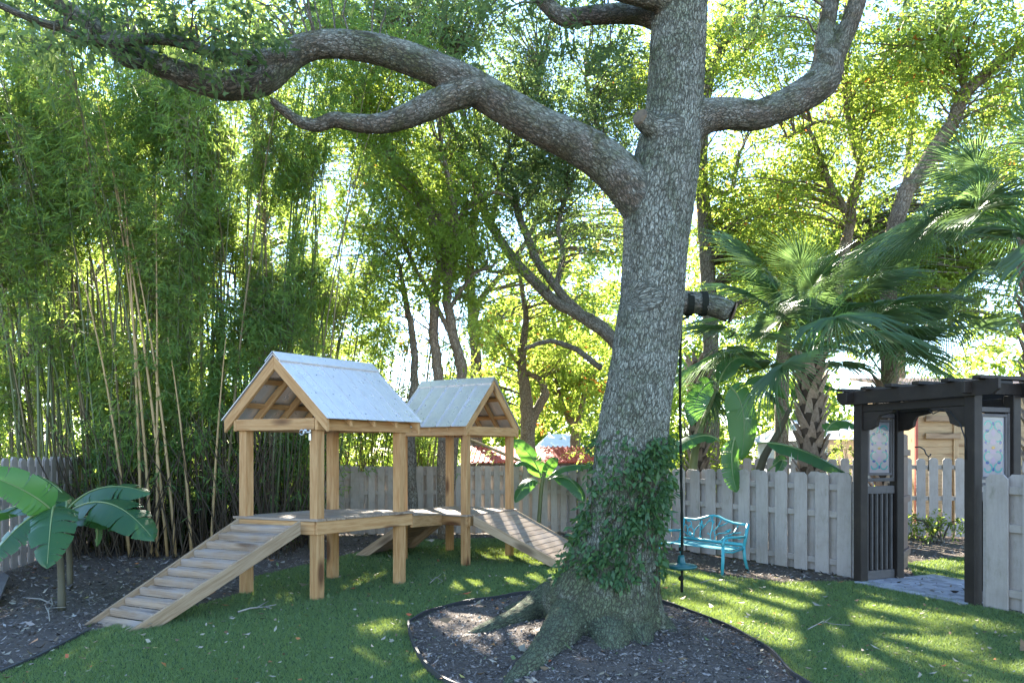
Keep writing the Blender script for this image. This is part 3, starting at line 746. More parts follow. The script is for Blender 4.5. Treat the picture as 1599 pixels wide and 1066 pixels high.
def glass_panel(u, gd0, gd1, gz0, gz1):
    """framed leaded glass between depths gd0..gd1 in the plane u"""
    fw = .034
    for (d0, d1, z0, z1) in ((gd0 - fw, gd1 + fw, gz1, gz1 + fw), (gd0 - fw, gd1 + fw, gz0 - fw, gz0)):
        slab('glass_frame', AQ(u - .02, d0, z0), D_ * (d1 - d0), W_ * .04, Zv * (z1 - z0), GREYW, arbor)
    for d0 in (gd0 - fw, gd1):
        slab('glass_frame', AQ(u - .02, d0, gz0 + .001), Zv * (gz1 - gz0 - .002), D_ * fw, W_ * .04, GREYW, arbor)
    m = MB(); m.slab(AQ(u - .003, gd0, gz0), D_ * (gd1 - gd0), W_ * .006, Zv * (gz1 - gz0)); g = m.build('stained_glass', PANE, arbor)
    W2, H2 = (gd1 - gd0), (gz1 - gz0); cd, cz = (gd0 + gd1) / 2, (gz0 + gz1) / 2
    def at(x, y, k=0): return AQ(u, cd + x * W2, cz + y * H2) - W_ * 0 + W_ * (.004 * k)
    def piece(name, poly, mat):
        for k in (1, -1):
            mm = MB(); mm.add([at(x, y, k * 1.1) for x, y in poly], [tuple(range(len(poly)))]); mm.build(name, mat, g)
    L = MB()
    def came(pts, r=.0035): L.tube([at(x, y, 0) for x, y in pts], r, 5)
    el = lambda x, y, rx, ry, n=14, ph=0: [(x + rx * math.cos(2 * math.pi * i / n + ph), y + ry * math.sin(2 * math.pi * i / n + ph)) for i in range(n)]
    def scroll(x, y, rx, ry, a0, a1, w, n=12):
        o = [(x + rx * math.cos(a0 + (a1 - a0) * i / n), y + ry * math.sin(a0 + (a1 - a0) * i / n)) for i in range(n + 1)]
        i_ = [(x + (rx - w) * math.cos(a0 + (a1 - a0) * i / n), y + (ry - w * .42) * math.sin(a0 + (a1 - a0) * i / n)) for i in range(n + 1)]
        for k in range(0, n, 3): piece('teal_piece', o[k:k + 4] + i_[k:k + 4][::-1], GTEAL)
        came(o); came(i_)
    for sx in (-1, 1):
        for sy in (-1, 1):
            scroll(sx * .22, sy * .36, .20, .085, 0 if sx > 0 else math.pi, (sx * sy) * 4.4 + (0 if sx > 0 else math.pi), .07)
            scroll(sx * .20, sy * .17, .24, .10, math.pi / 2 * sy, math.pi / 2 * sy - sx * sy * 3.6, .07)
            piece('blue_piece', el(sx * .26, sy * .27, .085, .026, 8), GBLUE); piece('blue_piece', el(sx * .33, sy * .07, .06, .03, 8), GBLUE)
            came([(sx * .02, sy * .47), (sx * .10, sy * .40), (sx * .40, sy * .46)])
    for sy in (-1, 1):
        piece('lilac_piece', [(0, sy * .30), (.11, sy * .24), (0, sy * .16), (-.11, sy * .24)], GLILAC)
        piece('blue_piece', el(0, sy * .385, .07, .032, 10), GBLUE)
        piece('lilac_piece', el(0, sy * .08, .16, .05, 10), GLILAC)
    piece('amber_piece', el(0, -.02, .085, .03, 10), GAMBER)
    for q in [(-.5, .5), (.5, .5), (.5, -.5), (-.5, -.5)]: pass
    came([(0, .5), (0, .2), (0, 0), (0, -.2), (0, -.5)], .003); came([(-.5, .12), (-.2, .02), (.2, .02), (.5, .12)], .003)
    came([(-.5, -.12), (-.2, -.03), (.2, -.03), (.5, -.12)], .003)
    L.build('lead_line', LEAD, g)['kind'] = 'stuff'
for u, has in ((0, 1), (AW, 1)):
    c0, c1 = AP / 2, AD - AP / 2
    glass_panel(u, c0 + .075, c1 - .075, 1.43, 2.10)
    slab('rail', AQ(u - .022, c0, 2.155), D_ * (c1 - c0), W_ * .044, Zv * .055, GREYW, arbor)
    for d0 in (c0 + .002, c1 - .030):
        slab('stile', AQ(u - .022, d0, 1.334), Zv * .815, D_ * .028, W_ * .044, GREYW, arbor)
    slab('rail', AQ(u - .022, c0, 1.315), D_ * (c1 - c0), W_ * .044, Zv * .045, GREYW, arbor)
    slab('rail', AQ(u - .022, c0, 1.155), D_ * (c1 - c0), W_ * .044, Zv * .10, GREYW, arbor)
    slab('rail', AQ(u - .022, c0, .03), D_ * (c1 - c0), W_ * .044, Zv * .115, GREYW, arbor)
    for i in range(6):
        dd = c0 + (c1 - c0) * (i + .5) / 6
        slab('slat', AQ(u - .020, dd - .013, .147), Zv * 1.006, D_ * .026, W_ * .038, GREYW, arbor)
    slab('back_panel', AQ(u - .036, c0 + .003, .06), Zv * 1.15, D_ * (c1 - c0 - .006), W_ * .012, DARKW, arbor)
m = MB(); m.tube([AQ(AW - .50, -.05, 2.19), AQ(AW - .45, -.055, 2.15), AQ(AW - .34, -.06, 2.19), AQ(AW - .22, -.075, 2.16), AQ(AW - .10, -.075, 2.02), AQ(AW - .04, -.078, 1.86), AQ(AW - .03, -.078, 1.62)], .007, 6)
m.build('cable', BLACKM, arbor)

gate = thing('garden_gate', (5.22, 9.98, 0), 'narrow brown garden gate standing open, seen edge-on inside the arbor', 'gate')
gd = v2(.575, .818).normalized(); gs = v2(gd.y, -gd.x); g0 = v2(5.235, 9.985)
GATEW = paint('gate_brown', (.16, .095, .075), (.11, .08, .07), along='Z')
for k in range(6):
    slab('board', g0 + gd * (.01 + k * .135) + Zv * .06, Zv * (1.84 + .06 * math.sin(k * math.pi / 7)), gd * .127, gs * .02, GATEW, gate)
for z in (.25, 1.0, 1.65): slab('rail', g0 + gs * .022 + Zv * z, gd * .81, gs * .035, Zv * .09, GATEW, gate)
m = MB()
for z in (.4, 1.72): m.box(tuple(g0 + v2(-.05, -.03, z)), tuple(g0 + v2(.02, -.005, z + .09)))
m.build('hinge', STEEL, gate)
m = MB(); q = g0 + gd * .02 + Zv * 1.08 - gs * .02
m.tube([q, q - gs * .04, q - gs * .04 + Zv * .2, q + Zv * .2], .008, 6); m.build('handle', BLACKM, gate)
m = MB(); q = P(1429, 698, 10.3)
m.tube([q, q + v2(.07, 0, .005), q + v2(.13, 0, -.03), q + v2(.16, 0, -.10), q + v2(.19, 0, -.13), q + v2(.22, 0, -.11), q + v2(.225, 0, -.09)], .009, 6)
m.tube([q + v2(.19, 0, -.135), q + v2(.195, 0, -.22), q + v2(.185, 0, -.33)], .006, 5); m.build('hook', BLACKM, gate)

# ================================================================== BENCH
BO = v2(2.22, 11.1); bu = v2(.588, -.809).normalized(); bv = v2(.809, .588).normalized()
bench = thing('garden_bench', BO, 'turquoise metal garden bench with a cut-out branch and bird back against the grey fence', 'bench')
BW, BD, SZ = 1.17, .46, .35
def BQ(a, b, z): return BO + bu * a + bv * b + Zv * z
for a in (0, BW):
    for fr in (1, 0):
        m = MB()
        if fr: m.tube([BQ(a, -.02, -.01), BQ(a, 0, .2), BQ(a, .0, .40)], [.022, .024, .024], 8)
        else: m.tube([BQ(a, BD + .10, -.01), BQ(a, BD + .02, .2), BQ(a, BD, .38)], [.021, .023, .024], 8)
        m.build('leg', TEAL, bench)
    m = MB(); m.tube([BQ(a, 0, .39), BQ(a, .005, .45), BQ(a, .03, .495), BQ(a, .08, .515), BQ(a, .25, .51), BQ(a, BD + .02, .50)], [.02, .021, .021, .02, .019, .018], 8); m.build('arm', TEAL, bench)
    m = MB(); m.tube([BQ(a, 0, SZ - .02), BQ(a, .2, SZ - .045), BQ(a, BD, SZ - .01)], .016, 6); m.build('side_rail', TEAL, bench)
for i in range(7):
    b = .005 + i * .066; zz = SZ - .02 * math.sin(i / 6 * math.pi)
    slab('seat_slat', BQ(.012, b, zz), bu * (BW - .024), bv * .05, Zv * .012, TEAL, bench, .004)
def BB(s, h):                                            # s 0..1 along the back, h 0..1 up it
    return BQ(s * BW, BD + .01 + .09 * h, .375 + .305 * h)
crown = [(0, 1.0), (.08, .99), (.2, 1.0), (.3, 1.10), (.4, 1.22), (.47, 1.26), (.55, 1.23), (.65, 1.10), (.78, 1.0), (.9, .97), (1, .97)]
m = MB(); m.tube([BB(*q) for q in crown], .021, 8, flat=.7); m.tube([BB(0, .06), BB(.5, .05), BB(1, .05)], .024, 8)
for s in (0, 1): m.tube([BB(s, -.05), BB(s, .5), BB(s, 1.0)], .024, 8)
m.build('back_frame', TEAL, bench)
def ZB(x, y): return BB((x - 440) / 870, (560 - y) / 290)
lines = [[(630, 540), (620, 440), (640, 390), (680, 340), (712, 295)], [(620, 440), (570, 380), (555, 320), (520, 298), (480, 290)], [(530, 500), (520, 410), (555, 365)], [(455, 450), (540, 490), (625, 520)], [(455, 350), (510, 375)],
         [(715, 545), (705, 430), (690, 370), (700, 330), (690, 270)], [(705, 410), (740, 360), (800, 260), (830, 215)], [(870, 555), (850, 460), (860, 380), (850, 290), (835, 215)],
         [(925, 545), (915, 470), (890, 410), (930, 340), (960, 240)], [(930, 340), (1000, 310), (1050, 270)], [(990, 550), (1040, 470), (1090, 440), (1150, 410), (1190, 300)], [(1090, 550), (1085, 470)], [(1150, 410), (1240, 390)], [(915, 470), (960, 430), (1070, 410)], [(1090, 440), (1250, 480)]]
m = MB()
for l in lines: m.tube([ZB(*q) for q in l], .0085, 6)
m.build('branch_tracery', TEAL, bench)
m = MB()
for x, y, a in [(700, 300, .8), (800, 275, .2), (830, 270, 1), (865, 285, 1.2), (510, 395, .3), (550, 375, 2), (720, 345, 1.5), (820, 450, 2.8), (880, 400, .4), (720, 505, 1), (1100, 540, .5), (500, 300, 2.4), (680, 330, 2)]:
    d = (bu * math.cos(a) + Zv * math.sin(a)) * .028; s = (Zv * math.cos(a) - bu * math.sin(a)) * .013; c = ZB(x, y); k = bv * .004
    m.hexa([c - d - k, c - s - k, c + d - k, c + s - k, c - d + k, c - s + k, c + d + k, c + s + k])
m.build('metal_leaves', TEAL, bench)
for x, y, f in [(578, 478, -1), (1078, 388, 1)]:
    m = MB(); c = ZB(x, y); m.ball(c, .030, 8, 6, sc=(1.0, .8, .75)); m.ball(c + bu * f * .026 + Zv * .020, .017, 8, 5)
    m.tube([c - bu * f * .02, c - bu * f * .065 - Zv * .012], [.013, .006], 6); m.tube([c + bu * f * .04 + Zv * .02, c + bu * f * .055 + Zv * .018], [.005, .001], 5); m.build('bird', TEAL, bench)

# ================================================================== DISC SWING
sx, sy = 1.612, 7.02
swing = thing('disc_swing', (sx, sy, .55), 'small teal disc swing hanging on a dark rope beside the oak trunk', 'swing')
m = MB(); prof = [(.0, .0), (.13, .0), (.15, .012), (.152, .026), (.14, .036), (.05, .046), (.040, .06), (.034, .10), (.028, .125), (.012, .13)]
vs, fs, n = [], [], 20
for i, (r_, z) in enumerate(prof):
    for k in range(n): vs.append((sx + r_ * math.cos(6.2832 * k / n), sy + r_ * math.sin(6.2832 * k / n), .595 + z))
for i in range(len(prof) - 1):
    for k in range(n): fs.append((i * n + k, i * n + (k + 1) % n, (i + 1) * n + (k + 1) % n, (i + 1) * n + k))
m.add(vs, fs, 0, True); m.build('seat', TEALD, swing)
m = MB(); rp = [(sx + .010 * math.sin(z * 2.1), sy, z) for z in np.linspace(.37, 2.97, 34)]
m.tube(rp, [.013 + .0025 * math.sin(i * 2.3) for i in range(34)], 6); m.ball((sx, sy, .50), .028, 8, 5); m.ball((sx, sy, .78), .024, 8, 5); m.build('rope', ROPE, swing)

# ================================================================== NEIGHBOURS BEYOND THE FENCES
SIDING = wood('tan_siding', (.50, .36, .21), (.40, .27, .15), (.25, .15, .08), var=.2)
WHITE = paint('white_wall', (.72, .71, .70), (.58, .57, .56), along='X')
REDM = paint('red_metal', (.46, .075, .045), (.38, .07, .045), .8, along='X', var=.05, scale=1.2)
REDW = paint('red_wall', (.45, .12, .08), (.36, .10, .07), along='X')
BROWNF = paint('brown_wood', (.12, .07, .045), (.08, .055, .04), along='Z')
th_ = thing('wooden_outbuilding', (9.4, 17, 0), 'tan horizontally boarded wooden building seen through the arbor gateway', 'outbuilding')
x0, x1, yw = 9.36, 12.6, 17.0
for i in range(19):
    slab('plank', (x0, yw, .05 + i * .162), (x1 - x0, 0, 0), (0, -.022 - .004 * (i % 2), 0), (0, 0, .155), SIDING, th_, .003)
m = MB(); m.box((x0, yw + .002, .0), (x1, yw + 2.4, 3.12)); m.build('wall', SIDING, th_)
slab('trim_board', (P(1487, 700, yw).x, yw - .03, .05), (0, 0, 3.1), (0, -.04, 0), (.12, 0, 0), SIDING, th_)
slab('corner_board', (x0 - .06, yw - .03, .05), (0, 0, 3.1), (0, .06, 0), (.058, 0, 0), REDW, th_)
for y in (653, 680): slab('trim_board', (P(1442, y, yw).x, yw - .072, P(0, y + 5, yw).z), (P(1496, 0, yw).x - P(1442, 0, yw).x, 0, 0), (0, -.05, 0), (0, 0, .13), PINE_GREY, th_)
m = MB(); m.slab((x0 - .3, yw - .35, 3.13), (x1 - x0 + .6, 0, 0), (0, 3.1, .5), (0, 0, .06)); m.build('roof', BROWNF, th_)

wh = thing('white_house', (9.2, 21, 0), 'pale white house wall glimpsed behind the cabbage palm and banana leaves', 'house')
m = MB(); m.box((9.0, 21, 0), (14.5, 27, 2.05)); m.build('wall', WHITE, wh)
m = MB(); m.hexa([Vector(q) for q in [(8.7, 20.6, 2.06), (14.9, 20.6, 2.06), (14.9, 27.4, 2.06), (8.7, 27.4, 2.06), (9.1, 24, 2.75), (14.5, 24, 2.75), (14.5, 24.2, 2.75), (9.1, 24.2, 2.75)]]); m.build('roof', plain('pale_roof', (.40, .42, .46), .6), wh)
for x in (9.9, 12.0):
    f = slab('window', (x, 20.985, .8), (.9, 0, 0), (0, -.02, 0), (0, 0, 1.0), WHITE, wh)
    m = MB(); m.box((x + .06, 20.95, .86), (x + .84, 20.962, 1.74)); m.build('pane', plain('dark_pane', (.03, .035, .04), .08), f)

rs = thing('red_shed', (-2, 22, 0), 'low building with a long red corrugated metal roof beyond the back fence', 'shed')
xa, xb = P(728, 0, 21).x, P(935, 0, 21).x + .8
m = MB(); m.box((xa + .1, 21.15, 0), (xb - .1, 23.2, 1.38)); m.build('wall', BROWNF, rs)
nr_ = 30; wpan = (xb - xa) / nr_
for i in range(nr_):
    m = MB(); p0 = Vector((xa + wpan * i, 20.9, 1.40)); A = Vector((0, 2.6, .46))
    m.slab(p0, A, (wpan - .003, 0, 0), (0, 0, .012)); m.slab(p0 + Vector((0, 0, .013)), A, (.05, 0, 0), (0, 0, .035)); m.build('roof_panel', REDM, rs)
for i in range(46):
    if i == 0: pass
    slab('picket', (xa + .1 + i * .085, 20.86, .2), (0, 0, 1.17 + .02 * (i % 2)), (.07, 0, 0), (0, .016, 0), BROWNF, rs, .002)

hs = thing('red_house', (P(862, 0, 30).x, 30, 0), 'distant red walled house with a pale roof behind the forked tree', 'house')
xa, xb = P(850, 0, 30).x, P(905, 0, 30).x
m = MB(); m.box((xa, 30, 0), (xb, 35, 1.86)); m.build('wall', REDW, hs)
m = MB(); m.hexa([Vector(q) for q in [(xa - .3, 29.6, 1.87), (xb + .3, 29.6, 1.87), (xb + .3, 35.4, 1.87), (xa - .3, 35.4, 1.87), (xa + .3, 32, 2.5), (xb - .3, 32, 2.5), (xb - .3, 33, 2.5), (xa + .3, 33, 2.5)]]); m.build('roof', WHITE, hs)
slab('door', (xa + .25, 29.985, 0), (0, 0, 1.75), (.5, 0, 0), (0, -.02, 0), plain('pale_door', (.6, .55, .5), .5), hs)

# weathered timber poking in at the left edge, and the leaning bamboo pole
tb_ = thing('wooden_board', (-5.75, 8.05, 0), 'weathered grey board lying at the left picture edge below the pale fence', 'board')
prism('plank', [G(-40, 985) + Zv * .06, G(2, 944) + Zv * .06, G(15, 915) + Zv * .10, G(-10, 902) + Zv * .12, G(-60, 910) + Zv * .12], Zv * .04, GREYW, tb_)
prism('plank', [G(-40, 992), G(0, 950), G(-4, 940), G(-44, 975)], Zv * .055, GREYW, tb_)
m = MB(); m.tube([P(705, 678, 14.9), P(745, 690, 14.95), P(822, 724, 15.0)], [.025, .03, .032], 7)
pole = m.build('bamboo_pole', plain('dry_bamboo', (.36, .26, .12), .5)); tag(pole, 'dry bamboo pole slanting down onto the back fence behind the far hut', 'pole')
# fallen twigs
TW = plain('dry_twig', (.33, .29, .24), .8)
def twig(label, pts, r=.008, branches=()):
    m = MB(); m.tube(pts, [r * (1 - .6 * i / (len(pts) - 1)) for i in range(len(pts))], 6)
    for q in branches: m.tube(q, [r * .7, r * .3] if len(q) == 2 else [r * .7, r * .5, r * .3], 5)
    tag(m.build('twig', TW), label, 'twig', 'fallen twigs')
def tg(*px): return [G(*q) + Zv * (.02 + .02 * (i % 2)) for i, q in enumerate(px)]
twig('forked pale twig on the dark mulch left of the ramp foot', tg((42, 936), (64, 940), (83, 946), (76, 958), (78, 972)), .010, [tg((83, 946), (80, 938)), tg((74, 952), (103, 953)), tg((76, 958), (70, 948))])
twig('long bleached twig lying on the turf in front of the near hut post', tg((372, 958), (390, 955), (412, 950), (432, 949)), .012, [tg((400, 952), (420, 943)), tg((412, 950), (425, 955))])
twig('thin curved twig on the lawn near the arbor', tg((1094, 912), (1110, 909), (1128, 908), (1150, 911)), .006)
twig('pale forked twig on the lawn right of the mulch ring', tg((1262, 985), (1285, 976), (1302, 977), (1328, 982)), .006, [tg((1285, 976), (1300, 968))])
twig('stiff twig lying in the mulch beside the trunk root', tg((870, 1042), (885, 1036), (905, 1038)), .007, [tg((885, 1036), (893, 1029))])
twig('tangled pale twig on the turf between hut and oak', tg((672, 912), (682, 905), (692, 909), (684, 916)), .007, [tg((682, 905), (690, 899)), tg((677, 909), (668, 903))])
# ================================================================== FOLIAGE TOOLS
def leaf_quads(C, L, W, seed, outdir=None, droop=.35, upb=.5):
    """one diamond leaf at every point of C"""
    r = np.random.default_rng(seed); n = len(C)
    d = r.normal(size=(n, 3)); d[:, 2] -= droop
    if outdir is not None: d += outdir
    d /= np.linalg.norm(d, axis=1)[:, None] + 1e-9
    nn = r.normal(size=(n, 3)); nn[:, 2] += upb
    s = np.cross(nn, d); s /= np.linalg.norm(s, axis=1)[:, None] + 1e-9
    up = np.cross(d, s)
    l = (L * np.clip(r.lognormal(-.05, .32, n), .4, 1.9))[:, None]; w = (W * r.uniform(.7, 1.25, n))[:, None]
    V = np.stack([C, C + d * l * .45 + s * w * .5 + up * w * .12, C + d * l - up * l * .10, C + d * l * .45 - s * w * .5 + up * w * .12], 1)
    return V.reshape(-1, 3)
def foliage(name, C, L, W, mat, seed, parent=None, tint=None, gaps=True, **kw):
    C = np.asarray(C, float)
    if gaps: k = gap_keep(C); C = C[k]; tint = tint[k] if tint is not None else None; kw = {a: (b[k] if isinstance(b, np.ndarray) else b) for a, b in kw.items()}
    V = leaf_quads(C, L, W, seed, **kw); n = len(C)
    r = np.random.default_rng(seed + 1)
    ti = r.random(n) if tint is None else np.clip(tint + r.normal(0, .12, n), 0, 1)
    M = WM[parent.name] if parent is not None else Matrix()
    me = np_mesh(name, V, np.arange(n * 4).reshape(-1, 4), mat, np.repeat(ti, 4), origin=M.translation)
    return part(name, me, parent, M)
def clusters(cl, per, sig, seed):
    """leaf points on short twigs fanning out of every cluster centre; also the twig directions"""
    r = np.random.default_rng(seed); cl = np.asarray(cl); n = len(cl); K = 6; m = max(1, per // K)
    d = r.normal(size=(n, K, 3)) * np.array([1, 1, .55]); d /= np.linalg.norm(d, axis=2)[:, :, None] + 1e-9
    ln = sig * r.uniform(.7, 2.3, (n, K)) * r.uniform(.7, 1.3, (n, 1)); s = np.sqrt(r.random((n, K, m)))
    p = cl[:, None, None] + d[:, :, None] * (s * ln[:, :, None])[..., None] - np.array([0, 0, .22]) * (s ** 2 * ln[:, :, None])[..., None]
    p = p + r.normal(size=p.shape) * sig * .13
    return p.reshape(-1, 3), np.repeat(d.reshape(-1, 3), m, 0) * .9
def ell(c, rad, n, seed):
    r = np.random.default_rng(seed); q = r.normal(size=(n, 3)); q /= np.linalg.norm(q, axis=1)[:, None]
    q *= 1.18 * r.random((n, 1)) ** .55
    return np.asarray(c) + q * np.asarray(rad)
def cat(pts, k=6):
    """smooth open curve through control points"""
    pts = [Vector(p) for p in pts]; P_ = [pts[0] * 2 - pts[1]] + pts + [pts[-1] * 2 - pts[-2]]; o = []
    for i in range(1, len(P_) - 2):
        a, b, c, d = P_[i - 1:i + 3]
        for j in range(k):
            u = j / k; o.append(.5 * ((2 * b) + (c - a) * u + (2 * a - 5 * b + 4 * c - d) * u * u + (3 * b - a - 3 * c + d) * u ** 3))
    o.append(pts[-1]); return o
def wig(pts, amp, seed):
    r = random.Random(seed); return [p + Vector((r.uniform(-1, 1), r.uniform(-1, 1), r.uniform(-1, 1))) * amp for p in pts]

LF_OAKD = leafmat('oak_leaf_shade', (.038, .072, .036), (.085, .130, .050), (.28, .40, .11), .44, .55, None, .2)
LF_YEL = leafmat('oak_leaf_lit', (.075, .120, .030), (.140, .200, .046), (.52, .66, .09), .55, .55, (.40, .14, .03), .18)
LF_GRN = leafmat('leaf_green', (.050, .100, .028), (.105, .160, .038), (.48, .62, .08), .54, .55, None, .18)
LF_SAGE = leafmat('leaf_sage', (.075, .105, .06), (.125, .16, .085), (.44, .52, .16), .52, .55, None, .18)
LF_BAM = leafmat('bamboo_leaf', (.048, .112, .056), (.115, .205, .078), (.52, .70, .13), .53, .55, None, .18)
LF_FERN = leafmat('vine_leaf', (.045, .105, .045), (.085, .165, .065), (.16, .30, .06), .35, .45)
LF_PALM = leafmat('palm_leaf', (.050, .105, .065), (.100, .170, .095), (.34, .54, .16), .45, .33, None, .5)
LF_BAN = leafmat('banana_leaf', (.024, .082, .040), (.040, .115, .045), (.20, .46, .05), .40, .36, None, .45, (.15, .13, .05))

# ================================================================== GREAT OAK
OY = 7.0
def O_(x, y, dY=0): return P(x, y, OY + dY)
OP = OY / FPX
OAKC = Vector(G(940, 985)); OAKC.y = OY
oak = thing('oak_tree', OAKC, 'huge live oak with scaly mossy trunk, arching limb and spreading roots in the mulch ring', 'tree')
TR = [(940, 1030, 90), (944, 1000, 88), (951, 960, 78), (960, 900, 66), (970, 840, 62), (977, 780, 59), (984, 720, 57), (991, 660, 55), (1000, 600, 53), (1009, 540, 51), (1018, 470, 49.5), (1023, 400, 50), (1028, 330, 53), (1040, 260, 52), (1051, 190, 46), (1056, 130, 43.5), (1061, 40, 43), (1066, -60, 44), (1075, -200, 44), (1090, -420, 34), (1120, -640, 20)]
segs = []
segs.append(([O_(x, y) for x, y, r in TR], [r * OP for x, y, r in TR], 0))
def limb(px, dY0, dY1, warm=1):
    n = len(px); segs.append(([O_(x, y, dY0 + (dY1 - dY0) * i / (n - 1)) for i, (x, y, r) in enumerate(px)], [r * OP for x, y, r in px], warm))
limb([(1030, 365, 34), (996, 308, 36), (957, 262, 34), (905, 226, 31), (850, 200, 29), (790, 166, 27), (740, 137, 26), (690, 112, 24), (640, 92, 23), (590, 77, 21.5), (540, 70, 20), (495, 71, 19), (462, 82, 20), (440, 100, 21), (405, 126, 21.5), (350, 134, 20), (300, 121, 18), (250, 102, 16), (200, 76, 14), (150, 42, 12.5), (95, 8, 11), (40, -25, 9)], 0, -.9)
limb([(740, 140, 22), (710, 150, 21), (670, 167, 20), (635, 182, 18), (595, 193, 15), (555, 192, 13), (522, 187, 11.5), (495, 196, 10), (468, 190, 8.5), (445, 174, 7.5), (424, 156, 6)], -.30, -.5)
limb([(455, 84, 12), (420, 88, 11), (395, 89, 10), (340, 86, 9), (290, 68, 8.5), (240, 61, 8), (185, 65, 8), (140, 62, 7.5), (100, 46, 6.5), (50, 30, 5.5), (-10, 4, 5)], -.62, -1.25)
limb([(300, 120, 12), (240, 100, 8), (200, 100, 6.5), (175, 80, 5)], -.72, -1.0)
limb([(1075, 195, 30), (1105, 182, 26), (1140, 178, 24), (1180, 181, 23.5), (1218, 167, 24), (1252, 150, 25), (1283, 128, 27), (1292, 100, 25), (1288, 60, 15), (1297, 10, 13), (1308, -60, 12)], 0, .3)
limb([(1285, 125, 22), (1300, 95, 19), (1316, 62, 16), (1332, 25, 15), (1350, -40, 14), (1375, -140, 12)], .25, .1)
limb([(1040, 30, 22), (1000, 22, 17), (960, 22, 15.5), (920, 25, 15), (885, 28, 15), (862, 15, 13), (838, -12, 12), (800, -60, 10)], .1, .3)
limb([(1050, 0, 22), (1000, -8, 17), (960, -18, 15), (900, -50, 12)], -.1, -.4)
limb([(1030, 470, 30), (1066, 473, 20), (1092, 473, 17.5), (1118, 478, 18), (1142, 488, 18)], .15, .05)
limb([(1050, 205, 24), (1024, 200, 17), (1008, 190, 16), (1000, 182, 14)], -.15, -.30, 0)     # pruned knot
limb([(1010, 472, 44), (992, 474, 28), (984, 476, 20)], -.05, -.12, 0)
def root(pts, rad): segs.append(([Vector(p) for p in pts], rad, 0))
root([O_(955, 860), G(918, 965) + Zv * .30, G(882, 1000) + Zv * .10, G(846, 1030) + Zv * .02, G(805, 1062) - Zv * .02, G(780, 1080) - Zv * .08], [.30, .27, .20, .135, .09, .05])
root([O_(950, 850), O_(905, 935, .05), G(866, 958) + Zv * .16, G(814, 973) + Zv * .05, G(757, 986) - Zv * .01, G(715, 994) - Zv * .07], [.30, .28, .21, .14, .095, .05])
root([O_(980, 900), O_(1012, 965, -.05), G(1035, 985) + Zv * .05, G(1062, 998) - Zv * .10], [.26, .18, .11, .06])
root([O_(955, 900), O_(950, 975, -.18), G(955, 1012) + Zv * .02, G(960, 1035) - Zv * .14], [.32, .26, .17, .09])
root([O_(985, 900), O_(990, 975, -.15), G(1000, 1004) + Zv * .02, G(1015, 1022) - Zv * .14], [.28, .22, .13, .08])
root([O_(960, 900), O_(975, 960, .3), v2(1.0, 7.9, .0), v2(1.1, 8.3, -.12)], [.36, .26, .15, .08])
root([O_(945, 900), O_(915, 955, .25), v2(.2, 7.7, .05), v2(-.2, 8.0, -.12)], [.36, .25, .14, .07])
m = MB(); samp = []
for pts, rad, warm in segs:
    c = cat(pts, 5); rr = np.interp(np.linspace(0, len(pts) - 1, len(c)), range(len(pts)), rad)
    m.tube(c, rr, 14)
    s = 0; N = None
    for i, p in enumerate(c):
        T = (c[min(i + 1, len(c) - 1)] - c[max(i - 1, 0)]).normalized()
        N = T.orthogonal().normalized() if N is None else (N - T * N.dot(T)).normalized()
        if i: s += (p - c[i - 1]).length
        samp.append((*p, *N, *T.cross(N), *T, s, rr[i], warm))
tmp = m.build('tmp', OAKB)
md = tmp.modifiers.new('r', 'REMESH'); md.mode = 'VOXEL'; md.voxel_size = .016
ms_ = tmp.modifiers.new('s', 'SMOOTH'); ms_.factor = .5; ms_.iterations = 9
dg = bpy.context.evaluated_depsgraph_get(); tm = bpy.data.meshes.new_from_object(tmp.evaluated_get(dg))
bpy.data.objects.remove(tmp)
nv = len(tm.vertices); co = np.empty(nv * 3, 'f4'); tm.vertices.foreach_get('co', co); co = co.reshape(-1, 3).astype(float)
no = np.empty(nv * 3, 'f4'); tm.vertices.foreach_get('normal', no); no = no.reshape(-1, 3)
S = np.array(samp); bark = np.empty((nv, 3)); warm = np.empty(nv); rad_ = np.empty(nv); frame_a = np.empty(nv)
for i in range(0, nv, 4000):
    q = co[i:i + 4000]; d = np.linalg.norm(q[:, None] - S[None, :, :3], axis=2) - S[None, :, 13] * .9
    j = d.argmin(1); b = S[j]; e = q - b[:, :3]
    x, y = (e * b[:, 3:6]).sum(1), (e * b[:, 6:9]).sum(1); al = (e * b[:, 9:12]).sum(1); n = np.hypot(x, y) + 1e-6
    R = np.maximum(b[:, 13], .05); bark[i:i + 4000] = np.stack([x / n * R, y / n * R, (b[:, 12] + al) * .34 + j * 0], 1); warm[i:i + 4000] = b[:, 14]; rad_[i:i + 4000] = R
def hash3(I, k):
    h = (I[:, 0] * 374761393 + I[:, 1] * 668265263 + I[:, 2] * 2147483647 + k * 1274126177) & 0xffffffff
    h = ((h ^ (h >> 13)) * 1274126177) & 0xffffffff; return ((h ^ (h >> 16)) & 0xffff) / 65535.0
def voro(Q, sc):
    Q = Q * sc; I = np.floor(Q).astype(np.int64); f1 = np.full(len(Q), 9.); f2 = np.full(len(Q), 9.)
    for dx in (-1, 0, 1):
        for dy in (-1, 0, 1):
            for dz in (-1, 0, 1):
                J = I + np.array([dx, dy, dz]); p = J + np.stack([hash3(J, 1), hash3(J, 2), hash3(J, 3)], 1)
                d = np.linalg.norm(p - Q, axis=1); f2 = np.where(d < f1, f1, np.minimum(f2, d)); f1 = np.minimum(f1, d)
    return f2 - f1
wob = np.stack([np.sin(bark[:, 2] * 31 + bark[:, 0] * 17), np.sin(bark[:, 2] * 27 + 2), np.sin(bark[:, 0] * 29 + bark[:, 1] * 23)], 1) * .008
dsp = np.clip(voro(bark + wob, 31) * 2.4, 0, 1)
